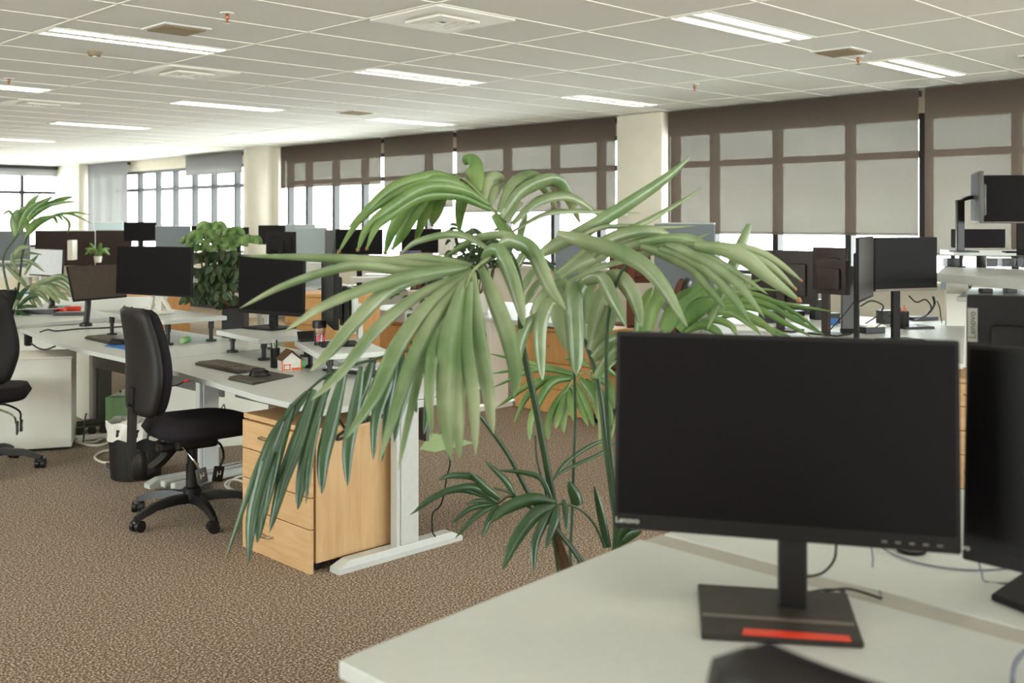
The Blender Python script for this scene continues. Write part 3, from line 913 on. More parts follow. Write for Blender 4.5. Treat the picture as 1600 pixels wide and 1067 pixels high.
base = MB().prism([(p.x, p.y) for p in lp], 0.0, 0.013, ch=0.003).build('base', 'greycase', big)
base.data.materials[0] = M['basegrey']
st = [R_ @ (Z(x, y, ZN + 0.0135) - big.location) for x, y in ((1162, 982), (1328, 994), (1330, 1002), (1160, 991))]
MB().prism([(p.x, p.y) for p in st], 0.0128, 0.0146).build('red_stripe', 'red', base)
ln = [R_ @ (Z(x, y, ZN + 0.0135) - big.location) for x, y in ((1097, 957), (1335, 973), (1336, 978), (1097, 962))]
MB().prism([(p.x, p.y) for p in ln], 0.0128, 0.0138).build('ridge', 'chin', base)
bt = MB()
for i in range(5): bt.box((0.155 + 0.02 * i, 0.006 - 0.0105, 0), (0.008, 0.003, 0.003), Matrix.Translation((0, 0, zc)) @ Matrix.Rotation(-0.07, 4, 'X') @ Matrix.Translation((0, 0, -big['h'] / 2 + 0.012)))
bt.build('buttons', 'chin', big)

rm = monitor('black monitor beside the big one, cut by the picture edge', 1507, 1960, 537, 872, 1.70, 1.42, ZN, tilt=0.05, bez=0.007, chin=0.026, neckw=0.06, basewd=(0.25, 0.2), baseoff=0.0,
             logo=('Lenovo', 0.013, -0.20, -0.152, 'logo', 0, 'front'), group=None)
for ch in list(rm.children):
    if ch.name.startswith('base'): bpy.data.objects.remove(ch)
R2 = Matrix.Rotation(-rm.rotation_euler.z, 4, 'Z')
lp = [R2 @ (Z(x, y, ZN) - rm.location) for x, y in ((1549, 938), (1601, 902), (1800, 930), (1800, 1010), (1640, 974))]
MB().prism([(p.x, p.y) for p in lp], 0, 0.012, ch=0.003).build('base', 'casing', rm)

rb = monitor('black monitor seen from behind with a grey upright name badge', 1511, 1790, 460, 640, 2.46, 2.30, ZN, face='away', tilt=0.0, depth=0.03, baseoff=0.0, neckw=0.09, group=None)
# badge, upright along the edge that shows
bx = -1 * (rb['w'] / 2) + 0.0
T = Matrix.Translation((rb['w'] / 2 - 0.013, 0.022, rb['zc'] + rb['h'] / 2 - 0.069))
for ch in rb.children:
    if ch.name.startswith('casing'): cs = ch
bd = MB().box((0, 0, 0), (0.021, 0.003, 0.078), T).build('badge', 'badge', cs)
text_mesh('lettering', 'Lenovo', 0.021, 'badgetext', bd, T @ Matrix.Translation((0, 0.0018, 0)) @ Matrix.Rotation(math.pi, 4, 'Z') @ Matrix.Rotation(H90, 4, 'X') @ Matrix.Rotation(H90, 4, 'Z'))

# cables under the big monitor
d0 = 1.74
cable('monitor_cable', 'black cable curving from the big monitor down to its neck', [P(1307, 850, d0 + .02), P(1303, 875, d0 + .03), P(1285, 895, d0 + .03), P(1255, 902, d0 + .03), P(1236, 904, d0 + .02)], 0.0022, 'cableblack')
cable('power_cable', 'black looped cable lying behind the big monitor base', [P(1233, 905, 1.76), Z(1237, 922, ZN + .004), Z(1262, 931, ZN + .004), Z(1300, 922, ZN + .012), Z(1325, 920, ZN + .012), Z(1350, 926, ZN + .006), Z(1377, 935, ZN + .004)], 0.0024, 'cableblack')
cable('data_cable', 'second thin black loop tangled by the monitor neck', [P(1232, 913, 1.77), Z(1250, 927, ZN + .004), Z(1290, 930, ZN + .006), Z(1320, 924, ZN + .006), Z(1290, 921, ZN + .010), Z(1245, 930, ZN + .004), Z(1236, 945, ZN + .016)], 0.0018, 'cableblack')
cable('usb_cable', 'thin grey cable dropping straight behind the big monitor', [P(1361, 850, 1.95), P(1364, 873, 1.95), P(1364, 890, 1.93), P(1372, 917, 1.84), Z(1378, 934, ZN + .003)], 0.0016, 'cablegrey')
cable('network_cable', 'thin brown cable sweeping across the white desk under both monitors', [Z(1372, 852, ZN + .01), Z(1400, 868, ZN + .003), Z(1450, 883, ZN + .003), Z(1520, 891, ZN + .003), Z(1600, 886, ZN + .003), Z(1650, 880, ZN + .003)], 0.0018, 'cablegrey')
cable('charger_cable', 'thin looped cable below the edge monitor', [P(1528, 872, 1.73), P(1534, 895, 1.74), Z(1540, 908, ZN + .003), Z(1580, 911, ZN + .003), Z(1640, 900, ZN + .003)], 0.0016, 'cablegrey')
o = cable('headset_cable', 'dark cable loop hanging at the bottom corner of the near desk', [Z(1640, 1010, ZN + .05), Z(1606, 1016, ZN + .05), Z(1588, 1034, ZN + .03), Z(1582, 1066, ZN + .004), Z(1590, 1100, ZN + .003)], 0.0035, 'cablegrey')
v = Z(1424, 862, ZN)
t = thing('webcam_puck', 'small black ribbed puck on the white desk under the big monitor corner', 'desk accessory', (v.x, v.y, ZN))
MB().lathe([(0.001, 0), (0.026, 0), (0.028, 0.004), (0.028, 0.022), (0.024, 0.026), (0.001, 0.027)], n=28).build('body', 'casing', t, True)
MB().lathe([(0.0285, 0.008), (0.0292, 0.010), (0.0292, 0.014), (0.0285, 0.016)], n=28, cap=False).build('ring', 'chin', t, True)

# chair pulled up to the near desk, only the top of its back shows
ch = make_chair('black task chair whose padded back top pokes up before the near desk', spin=0.3)
ch_near = ch
v = P(1474, 1040, 0.86)
ch_near.rotation_euler.z = math.radians(8)
ch_near.location = (v.x + 0.275, v.y + 0.04, 0.0); ch_near.scale = (1.08, 1.08, 1.043)

# ------------------------------------------------------------------ the long desks across the aisle, z = 0.715
ZD = 0.715
make_desk('white desk over the beech drawers, its free end beside the palm',
          [(2.50, 3.645), (3.46, 3.70), (3.56, 3.80), (3.58, 5.625), (2.635, 5.625), (2.60, 5.1), (2.55, 4.6), (2.50, 4.15)], ZD,
          [(2.60, 3.30, 3.70, 2.99, 'silver')], (3.0, 4.6, 0), (3.20, 3.80, 3.20, 5.55, 0.46))
make_desk('white desk farther along the same run, holding the low keyboard and blue mouse mat',
          [(2.635, 5.635), (3.58, 5.635), (3.58, 7.60), (3.44, 7.95), (2.83, 7.97), (2.70, 7.1), (2.64, 6.43), (2.64, 5.9)], ZD,
          [(2.68, 3.36, 5.62, 3.06, 'silver'), (2.75, 3.55, 7.62, 3.30, 'slate')], (3.1, 6.8, 0), (3.20, 5.70, 3.20, 7.56, 0.44))

ped = make_pedestal('beech four-drawer pedestal under the free end of the white desk', 0.555, 0.475, 0.615)
ped.location = (2.53, 4.035, 0)

chair = make_chair('black task chair at the white desk, seen from behind beside the beech drawers', spin=math.radians(45 + 6))
chair.location = (2.585, 4.915, 0); chair.rotation_euler.z = math.radians(-6)
c2 = copy_tree(chair); v = P(-27, 750, 6.3); c2.location = (v.x, v.y, 0); c2.rotation_euler.z = math.radians(62)
c2['label'] = 'black task chair cut by the picture edge in front of the white steel cabinet'

# white steel cabinet
a, b = Z(112, 698, 0.02), Z(-14, 706, 0.02)
yw = math.atan2(b.y - a.y, b.x - a.x)
t = thing('steel_cabinet', 'low white steel cabinet standing askew behind the chair at the aisle', 'cabinet', (a.x, a.y, 0), yw)
Lc = 0.62
MB().box((Lc / 2, -0.21, 0.315), (Lc, 0.42, 0.59), bev=0.006).build('body', 'whitemetal', t)
MB().box((Lc / 2, -0.21, 0.606), (Lc + 0.012, 0.43, 0.016), bev=0.004).build('top_panel', 'white', t)
MB().box((Lc / 2, -0.21, 0.010), (Lc - 0.05, 0.36, 0.018)).build('plinth', 'black', t)

# risers
r1 = make_riser('white riser under the widest monitor, on four black stems', (3.27, 6.66), H90, 0.98, 0.44, ZD, 0.165)
r2 = make_riser('white riser with the monitor on a flat base, beyond the keyboard', (3.32, 5.39), H90 - 0.12, 0.60, 0.40, ZD, 0.13)
r3 = make_riser('white riser behind the model house, carrying the clear travel mug', (3.20, 4.50), math.radians(68), 0.62, 0.36, ZD, 0.135)

monitor('wide black monitor on a white V-shaped foot, reflecting a brown patch', 182, 300, 384, 459, 7.22, 6.88, ZD + 0.165, tilt=0.03, bez=0.006, chin=0.012, neckcol='white', vfoot=True)
monitor('black monitor with a thin chin on the riser behind the keyboard', 373, 475, 398, 488, 6.55, 6.22, ZD + 0.13, tilt=0.02, bez=0.007, chin=0.024, baseoff=-0.03, basewd=(0.26, 0.2))
monitor('brown-lit monitor tipped back on a black arm at the end of the desk', 110, 193, 415, 472, 7.55, 8.0, ZD, tilt=0.28, bez=0.006, chin=0.014, base=False, arm=True, scr='brownreflectscreen')
monitor('monitor turned edge-on above the clear travel mug', 504, 524, 402, 500, 5.85, 5.30, ZD + 0.135, bez=0.012, chin=0.02, depth=0.026, neckx=0.1, baseoff=0.02, basewd=(0.2, 0.2))
monitor('second edge-on monitor, narrow and dark, past the travel mug', 532, 551, 443, 512, 6.1, 5.75, ZD, bez=0.012, chin=0.02, depth=0.024, case='silver', neckx=0.1)

keyboard('black keyboard beside the mouse on the black wrist mat', (2.86, 5.03), -H90 - 0.03, ZD, 0.46, 0.165)
keyboard('black keyboard beside the blue mouse mat, half hidden by the chair back', (2.95, 6.72), -H90 - 0.05, ZD, 0.46, 0.155)
pm = [Z(x, y, ZD) for x, y in ((356, 593), (396, 602), (459, 588), (420, 581))]
t = thing('mouse_mat', 'black wrist mat lying by the keyboard near the model house', 'mouse mat', (2.79, 4.57, ZD))
MB().prism([(p.x - 2.79, p.y - 4.57) for p in pm], 0.0, 0.005, ch=0.001).build('pad', 'kbd', t)
q = [pm[0].lerp(pm[1], 0.05), pm[0].lerp(pm[1], 0.95), pm[1].lerp(pm[2], 0.28), pm[0].lerp(pm[3], 0.28)]
MB().prism([(p.x - 2.79, p.y - 4.57) for p in q], 0.005, 0.016, ch=0.004).build('wrist_rest', 'cushiongrey', t)
v = Z(406, 587, ZD + .005); mouse('black mouse resting on the black wrist mat', (v.x, v.y), -H90 - 0.4, ZD + 0.0055)
pm = [Z(x, y, ZD) for x, y in ((163, 541), (196, 547), (225, 541), (190, 533))]
o = MB().prism([(p.x, p.y) for p in pm], ZD, ZD + 0.004).build('mouse_mat', 'blue')
tag(o, 'blue mouse mat partly behind the chair back', 'mouse mat')
v = Z(184, 538, ZD + .004); mouse('black mouse on the blue mat', (v.x, v.y), -H90 - 0.3, ZD + 0.0045)

# pen cup, model house, bottle, phone, travel mug
v = Z(430, 574, ZD)
cup('black pen cup with white pens beside the model house', (v.x, v.y, ZD), 0.025, 0.105, 'black', ((0.01, 0.012, 0.15, 'white'), (-0.012, 0.004, 0.145, 'white'), (0.0, -0.014, 0.15, 'black'), (0.014, -0.006, 0.14, 'green')))
v = Z(452, 578, ZD)
t = thing('model_house', 'tiny card model house with orange trim and a brown gable roof', 'model house', (v.x, v.y, ZD), HEAD - H90 + 0.5)
hw, hd, hh, hr = 0.05, 0.045, 0.055, 0.098
b = MB().box((0, 0, hh / 2 + .001), (2 * hw, 2 * hd, hh))
b.add([(-hw, -hd, hh), (hw, -hd, hh), (0, -hd, hr), (-hw, hd, hh), (hw, hd, hh), (0, hd, hr)], [(0, 1, 2), (5, 4, 3), (0, 2, 5, 3), (1, 4, 5, 2)])
b.build('walls', 'paper', t)
r = MB()
for sx in (-1, 1):
    r.box((sx * 0.029, 0, 0.082), (0.076, 2 * hd + 0.016, 0.004), ry=sx * math.atan2(hr - hh, hw))
r.build('roof', 'trunk', t)
tr = MB()
for x in (-hw, hw): tr.box((x, -hd - 0.001, hh / 2), (0.006, 0.003, hh))
for z in (0.008, 0.034): tr.box((-0.025, -hd - 0.001, z), (0.04, 0.003, 0.005))
for x in (-0.04, -0.01): tr.box((x, -hd - 0.001, 0.022), (0.004, 0.003, 0.026))
tr.box((0.025, -hd - 0.001, 0.01), (0.05, 0.003, 0.012))
tr.build('trim', 'orange', t)
MB().box((0.022, -hd - 0.0012, 0.038), (0.016, 0.003, 0.014)).build('window_panel', 'lcdwhite', t).data.materials[0] = M['white']
MB().lathe([(0.001, 0), (0.018, 0.008), (0.022, 0.02), (0.012, 0.04), (0.001, 0.044)], (hw + 0.02, 0.0, 0.004), 10).build('bush', 'green', t, True)

v = Z(284, 537, ZD); w = Z(309, 530, ZD)
t = thing('marker_bottle', 'small yellow-green bottle with a green label lying on the white desk', 'bottle', (v.x, v.y, ZD + 0.019))
dv = Vector((w.x - v.x, w.y - v.y, 0)); dv = dv * (0.11 / dv.length)
MB().tube([(0, 0, 0), dv * 0.04, dv * 0.95, dv], 0.018, 16).build('bottle', 'palegreen', t, True)
MB().tube([dv * 0.45, dv * 0.88], 0.0186, 16).build('label_band', 'green', t, True)
v = Z(499, 539, ZD + .135)
t = thing('travel_mug', 'clear travel mug with a black lid on the white riser', 'mug', (v.x, v.y, ZD + 0.135))
MB().lathe([(0.001, 0.004), (0.026, 0.004), (0.034, 0.10), (0.0325, 0.10), (0.025, 0.008), (0.001, 0.008)], n=24, cap=False).build('body', 'jar', t, True)
MB().lathe([(0.001, 0), (0.027, 0), (0.0275, 0.014), (0.001, 0.014)], n=24).build('foot', 'black', t, True)
MB().lathe([(0.035, 0.09), (0.037, 0.092), (0.036, 0.125), (0.03, 0.13), (0.001, 0.13)], n=24).build('lid', 'black', t, True)
pr = MB()
for k in range(9):
    a = -2.6 + 0.3 * k
    pr.box((0.0275 * math.cos(a), 0.0275 * math.sin(a), 0.03 + 0.012 * (k % 4)), (0.003, 0.008, 0.02), rz=a)
pr.build('print', 'red', t).data.materials[0] = M['pink']
v = Z(481, 533, ZD + .135)
t = thing('spectacle_case', 'small open black case propped on the riser beside the travel mug', 'glasses case', (v.x, v.y, ZD + 0.135), -0.3)
MB().box((0, 0, 0.006), (0.10, 0.055, 0.011), bev=0.004).build('tray', 'black', t)
MB().box((0, 0.025, 0.03), (0.10, 0.006, 0.05), rx=-0.6, bev=0.002).build('lid', 'black', t)

# clutter beyond riser 3
v = Z(560, 556, ZD)
t = thing('document_tray', 'dark tray of papers half under the riser near the palm fronds', 'tray', (3.30, 4.46, ZD), 0.2)
MB().box((0, 0, 0.006), (0.24, 0.32, 0.010), bev=0.003).build('tray', 'black', t)
MB().box((0.01, 0.02, 0.020), (0.2, 0.28, 0.012), rz=0.1).build('papers', 'paper', t)

# things on the end of the far desk
cable('desk_lead', 'black lead with a plug lying along the end of the white desk', [Z(62, 519, ZD + .006), Z(75, 515, ZD + .02), Z(88, 517, ZD + .006), Z(120, 514, ZD + .006), Z(165, 512, ZD + .006), Z(205, 509, ZD + .006)], 0.005, 'cableblack')
t = thing('desk_clamp', 'black clamp holding a hanging lead under the far desk corner', 'clamp', tuple(Z(44, 534, 0.60)))
MB().box((0, 0, 0.02), (0.05, 0.05, 0.10), bev=0.012).box((0.0, 0, 0.072), (0.07, 0.06, 0.02), bev=0.004).build('body', 'black', t)
cable('hanging_lead', 'black lead sagging under the far desk corner', [Z(48, 536, 0.66), Z(60, 544, 0.64), Z(72, 546, 0.64), Z(86, 541, 0.68)], 0.006, 'cableblack')

# on the floor under the desks
v = Z(228, 757, 0)
t = thing('waste_bin', 'black waste bin with a white liner behind the task chair', 'waste bin', (2.76, 5.93, 0))
MB().lathe([(0.001, 0.0), (0.135, 0.0), (0.14, 0.004), (0.155, 0.30), (0.151, 0.30), (0.135, 0.01), (0.001, 0.01)], n=32, cap=False).build('bin', 'black', t, True)
ln = MB()
def lf(u, v_):
    a = 2 * math.pi * u
    rr = [0.144, 0.150, 0.158, 0.160, 0.156, 0.158][int(v_ * 5 + .01)] + 0.006 * math.sin(9 * a + v_ * 6) + 0.004 * math.sin(17 * a)
    zz = [0.24, 0.315, 0.335, 0.30, 0.26, 0.235][int(v_ * 5 + .01)] + 0.012 * math.sin(7 * a + 1) * v_
    return Vector((rr * math.cos(a), rr * math.sin(a), zz))
ln.grid(lf, 60, 5).build('liner', 'liner', t, True)
cr = MB()
for k in range(5):
    a = k * 1.3; cr.lathe([(0.001, -0.03), (0.035, -0.02), (0.045, 0.01), (0.03, 0.035), (0.001, 0.04)], (0.05 * math.cos(a), 0.05 * math.sin(a), 0.29 + 0.02 * (k % 2)), 7)
cr.build('crumpled_paper', 'paper', t)
v = Z(205, 668, 0)
t = thing('recycling_box', 'green card recycling box under the far desk', 'box', (v.x + 0.1, v.y, 0), 0.8)
MB().box((0, 0, 0.13), (0.62, 0.34, 0.26), bev=0.004).build('body', 'greenbox', t)
MB().box((0, 0, 0.268), (0.56, 0.28, 0.012), bev=0.003).build('papers', 'paper', t)
text = MB().box((-0.05, -0.172, 0.16), (0.1, 0.003, 0.05)).build('label_panel', 'palegreen', t)
v = Z(118, 688, 0)
t = thing('power_strip', 'white power strip loaded with black plugs on the carpet', 'power strip', (3.04, 7.12, 0), -0.35)
MB().box((0, 0, 0.022), (0.34, 0.06, 0.04), bev=0.006).build('strip', 'white', t)
for k in range(4): MB().box((-0.11 + 0.075 * k, 0, 0.068), (0.05, 0.045, 0.05), bev=0.008).build('plug', 'black', t)
cable('floor_cable', 'white cable coiled on the carpet beside the power strip', [Z(118, 690, .01), Z(150, 690, .01), Z(168, 676, .01), Z(140, 668, .02), Z(120, 688, .02), Z(150, 696, .012), Z(175, 688, .012), Z(195, 672, .01)], 0.009, 'cablewhite')
cable('floor_cable', 'white cable loop on the carpet beside the black waste bin', [Z(182, 703, .01), Z(160, 705, .01), Z(148, 714, .01), Z(160, 722, .01), Z(182, 722, .01)], 0.008, 'cablewhite')
cable('floor_cable', 'grey-blue cable loop lying under the waste bin', [Z(182, 712, .008), Z(168, 722, .008), Z(166, 732, .008), Z(182, 740, .008)], 0.006, 'cablegrey')
cable('floor_cable', 'white cable coil on the carpet against the beech drawers', [Z(400, 742, .01), Z(372, 745, .01), Z(357, 756, .01), Z(365, 766, .012), Z(400, 770, .014), Z(378, 752, .02), Z(360, 750, .02), Z(352, 758, .02), Z(372, 772, .02), Z(400, 776, .016)], 0.007, 'cablewhite')
cable('hanging_lead', 'black lead looping from the power strip up behind the far desk leg', [Z(130, 690, .08), P(135, 645, 7.9), P(150, 642, 7.9), P(175, 670, 7.7), P(200, 690, 7.6)], 0.006, 'cableblack')
for (pts, lab) in (([P(345, 640, 6.3), P(350, 632, 6.3), P(352, 640, 6.25), P(358, 650, 6.25)], 'thin dark leads dangling under the desk above the chair seat'),):
    cable('hanging_lead', lab, pts, 0.004, 'cablegrey')
t = thing('wire_plug', 'red-tipped lead poking out under the white desk edge', 'cable', tuple(P(288, 596, 5.75)))
MB().tube(curve([(0, 0, 0), (-0.03, 0.03, -0.02), (-0.08, 0.07, -0.03)], 5), 0.004).build('lead', 'cableblack', t, True)
MB().cyl((0.0, 0, 0), (0.02, -0.02, 0.01), 0.009).build('tip', 'red', t, True)
# two grey floor bars (footrest) by the mid leg
v = Z(250, 752, 0)
t = thing('footrest', 'grey metal footrest lying on the carpet behind the chair base', 'footrest', (2.74, 5.44, 0), 0.15)
MB().box((0.3, 0, 0.03), (0.60, 0.045, 0.04), bev=0.01).build('rail', 'silver', t)
MB().box((0.3, 0.09, 0.03), (0.60, 0.045, 0.04), bev=0.01).build('rail', 'silver', t)
for x in (0.06, 0.54): MB().box((x, 0.045, 0.02), (0.03, 0.06, 0.02)).build('strut', 'black', t)

# cable bundle hanging on the side of the beech drawers
yb = 3.735
def Yp(px, py, Y): r_ = ray(px, py); return EYE + r_ * (Y / r_.y)
yb = 3.748
cable('coiled_cable', 'black coiled cable hanging against the side of the beech drawers', [Yp(530, 655, yb), Yp(538, 667, yb), Yp(545, 672, yb), Yp(538, 683, yb), Yp(527, 687, yb), Yp(530, 680, yb), Yp(541, 672, yb), Yp(546, 664, yb), Yp(565, 660, yb), Yp(590, 653, yb), Yp(600, 645, yb), Yp(612, 640, yb)], 0.0055, 'cableblack')
cable('coiled_cable', 'black cable bundle by the desk leg on the drawer side', [Yp(608, 686, yb), Yp(618, 682, yb), Yp(624, 670, yb), Yp(626, 650, yb), Yp(626, 636, yb)], 0.008, 'cableblack')
cable('floor_lead', 'thin black lead falling from the desk end down to its foot', [P(699, 640, 4.95), P(697, 680, 4.95), P(700, 705, 4.95), P(703, 725, 4.95), P(698, 745, 4.95), P(694, 770, 4.9), P(688, 790, 4.9), P(676, 803, 4.88), P(676, 830, 4.85), Z(680, 838, .06)], 0.004, 'cableblack')
pg = [Z(673, 677, .002), Z(700, 680, .002), Z(741, 692, .002), Z(680, 706, .002), Z(655, 702, .002)]
o = MB().prism([(p.x, p.y) for p in pg], 0.001, 0.003).build('paper_sheet', 'palegreen'); tag(o, 'pale green paper sheet lying on the carpet past the desk leg', 'paper')


# ------------------------------------------------------------------ plants
def leaf(mb, pts, w, roll=0.0, fold=0.25, base=0.30, peak=0.4, n=5):
    """a leaflet: V-folded blade along the curve; w = greatest width in metres"""
    c = curve(pts, n); m = len(c)
    vs = []; fs = []
    for i, p in enumerate(c):
        s = i / (m - 1)
        t = (c[min(i + 1, m - 1)] - c[max(i - 1, 0)]).normalized()
        view = (p - EYE).normalized()
        side = t.cross(view)
        if side.length < 1e-4: side = t.orthogonal()
        side.normalize(); nrm = side.cross(t).normalized()
        sd = side * math.cos(roll) + nrm * math.sin(roll)
        nn = nrm * math.cos(roll) - side * math.sin(roll)
        if s < peak: k = base + (1 - base) * math.sin(s / peak * math.pi / 2)
        else: k = max(0.02, math.cos((s - peak) / (1 - peak) * math.pi / 2) ** 0.62)
        h = w * 0.5 * k / max(0.5, math.cos(roll))
        dn = nn * (h * fold)
        up_ = nn * 0.0006
        vs += [p - sd * h + dn, p + nn * 0.0, p + sd * h + dn, p - sd * h + dn + up_, p + up_, p + sd * h + dn + up_]
    for i in range(m - 1):
        a = i * 6; b_ = a + 6
        for o in (0, 1): fs.append((a + o, a + o + 1, b_ + o + 1, b_ + o))
        for o in (3, 4): fs.append((a + o, b_ + o, b_ + o + 1, a + o + 1))
        fs.append((a, b_, b_ + 3, a + 3)); fs.append((a + 2, a + 5, b_ + 5, b_ + 2))
    mb.add(vs, fs)


def frond(parent, rachis, leaves, r0=0.006, r1=0.002, m='palm', rng=None, name='frond', rollr=0.5, tips=None):
    """rachis: (px,py,d) list; leaves: (list of (px,py), d0, d1, width px)"""
    rng = rng or random.Random(3)
    lv = MB()
    for L in leaves:
        pts, d0, d1, w = L[:4]
        n = len(pts); P3 = []
        for i, (x, y) in enumerate(pts):
            s = i / (n - 1)
            P3.append(P(x, y, d0 + (d1 - d0) * s))
        leaf(lv, P3, w * 1.2 * (d0 + d1) / 2 / FPX, rng.uniform(-rollr, rollr), rng.uniform(0.15, 0.4), L[4] if len(L) > 4 else 0.42)
    f = lv.build(name, m, parent, 'all')
    if tips:
        for L in leaves[tips[0]:tips[1]]:
            pts, d0, d1, w = L[:4]
            a_, b_ = P(*pts[-2], d1), P(*pts[-1], d1 - 0.002)
            tp = MB()
            leaf(tp, [a_.lerp(b_, 0.88), a_.lerp(b_, 0.94), a_.lerp(b_, 1.01)], w * 0.42 * d1 / FPX, 0, .2, .8, .2)
            tp.build('dry_tip', 'palmtip', f, 'all')
    if rachis:
        MB().tube(curve([P(*q) for q in rachis], 6), r0, 7, r1).build('rachis', 'rachis' if m != 'palmdark' else 'palmstem', f, True)
    return f


rng = random.Random(5)
pb = P(905, 1010, 3.05)
palm = thing('potted_palm', 'big potted palm with long arching fronds between the near desk and the beech drawers', 'potted plant')
pc = (pb.x, pb.y)
MB().lathe([(0.001, 0), (0.13, 0), (0.14, 0.01), (0.175, 0.30), (0.185, 0.31), (0.185, 0.34), (0.172, 0.34), (0.165, 0.30), (0.001, 0.30)], (pc[0], pc[1], 0), 36).build('pot', 'pot', palm, True)
MB().lathe([(0.001, 0.315), (0.10, 0.312), (0.166, 0.305), (0.166, 0.29), (0.001, 0.29)], (pc[0], pc[1], 0), 24).build('soil', 'soil', palm, True)
B0 = Vector((pc[0], pc[1], 0.30))
def stem(pts, r0, r1, off=(0, 0)):
    MB().tube(curve([B0 + Vector((off[0], off[1], 0))] + [P(*q) for q in pts], 7), r0, 9, r1).build('stem', 'palmstem', palm, True)
stem([(880, 885, 3.03), (862, 770, 3.0), (838, 640, 2.98), (815, 530, 2.93), (814, 455, 2.82), (800, 400, 2.66), (775, 398, 2.52), (748, 417, 2.42)], 0.013, 0.005)
stem([(926, 905, 3.0), (838, 790, 2.98), (795, 712, 2.95), (762, 665, 2.92), (738, 632, 2.90), (715, 575, 2.85)], 0.008, 0.005, (0.02, 0.05))
stem([(893, 885, 3.1), (894, 800, 3.12), (897, 700, 3.12), (899, 640, 3.12), (896, 560, 3.1), (888, 480, 3.06)], 0.006, 0.004, (0.03, -0.02))
stem([(962, 850, 3.0), (955, 760, 3.02), (946, 690, 3.03), (938, 620, 3.05), (928, 570, 3.06), (905, 510, 3.08), (877, 436, 3.1), (842, 398, 3.12), (806, 370, 3.12)], 0.010, 0.006, (0.03, -0.05))
stem([(968, 850, 2.95), (952, 690, 2.95), (948, 600, 2.93), (950, 500, 2.90), (968, 430, 2.85), (1000, 395, 2.8)], 0.008, 0.004, (0.05, -0.06))
stem([(870, 880, 3.0), (855, 780, 2.99), (840, 722, 2.98), (836, 680, 2.98)], 0.004, 0.003, (-0.02, 0.03))
stem([(915, 905, 2.98), (872, 830, 2.95), (845, 805, 2.93), (800, 772, 2.9), (772, 762, 2.88)], 0.005, 0.003, (0.0, 0.06))
# sheath at the base of the canes
MB().tube(curve([B0, P(884, 890, 3.03), P(870, 845, 3.01), P(863, 800, 3.0)], 5), 0.022, 9, 0.012).build('stem', 'trunk', palm, True)

F1L = [([(754, 310), (700, 276), (666, 273), (610, 292), (565, 334), (545, 355)], 3.1, 2.9, 10), ([(756, 314), (711, 285), (666, 283), (599, 314), (558, 348), (527, 397)], 3.1, 2.88, 13),
       ([(763, 321), (722, 298), (666, 294), (610, 325), (574, 357), (558, 393)], 3.1, 2.85, 15), ([(767, 328), (711, 307), (655, 310), (610, 337), (587, 357), (572, 391)], 3.1, 2.85, 13),
       ([(734, 292), (690, 282), (640, 318), (614, 359), (601, 398)], 3.1, 3.25, 19), ([(726, 286), (680, 284), (646, 330), (626, 366), (612, 390)], 3.1, 3.3, 19),
       ([(718, 279), (682, 286), (662, 337), (648, 381)], 3.1, 3.3, 17), ([(718, 278), (695, 294), (682, 334), (675, 354)], 3.1, 3.32, 20), ([(727, 283), (722, 307), (718, 334), (717, 366)], 3.1, 3.3, 16, 0.7),
       ([(745, 298), (742, 275), (738, 256), (730, 252), (727, 258)], 3.1, 3.2, 25, 0.5), ([(754, 310), (758, 288), (768, 277), (782, 278), (788, 288)], 3.1, 3.2, 17, 0.7),
       ([(763, 318), (772, 298), (784, 290), (792, 293)], 3.1, 3.2, 15, 0.8),
       ([(780, 332), (798, 292), (822, 277), (842, 280), (858, 303), (872, 327)], 3.1, 3.25, 18, .5), ([(784, 340), (812, 303), (850, 284), (874, 287), (892, 319), (907, 350)], 3.1, 3.25, 18, .5),
       ([(800, 350), (836, 316), (877, 305), (908, 315), (937, 338)], 3.1, 3.25, 13), ([(802, 361), (847, 336), (885, 330), (946, 331), (1003, 333)], 3.1, 3.3, 7),
       ([(790, 345), (806, 322), (818, 318)], 3.1, 3.2, 12, .8), ([(812, 372), (817, 350), (824, 334)], 3.1, 3.2, 10, .8), ([(770, 335), (790, 366), (812, 395)], 3.1, 3.0, 12, .7)]
frond(palm, [(806, 370, 3.12), (785, 345, 3.12), (767, 323, 3.11), (745, 298, 3.1), (729, 283, 3.1), (715, 276, 3.1)], F1L[10:18], 0.006, 0.002, 'palm', rng, rollr=0.4)
frond(palm, None, F1L[:10] + F1L[18:], 0.006, 0.002, 'brightleaf', rng, rollr=0.4, tips=(0, 8))  # backlight on these leaflets is put into their separate green

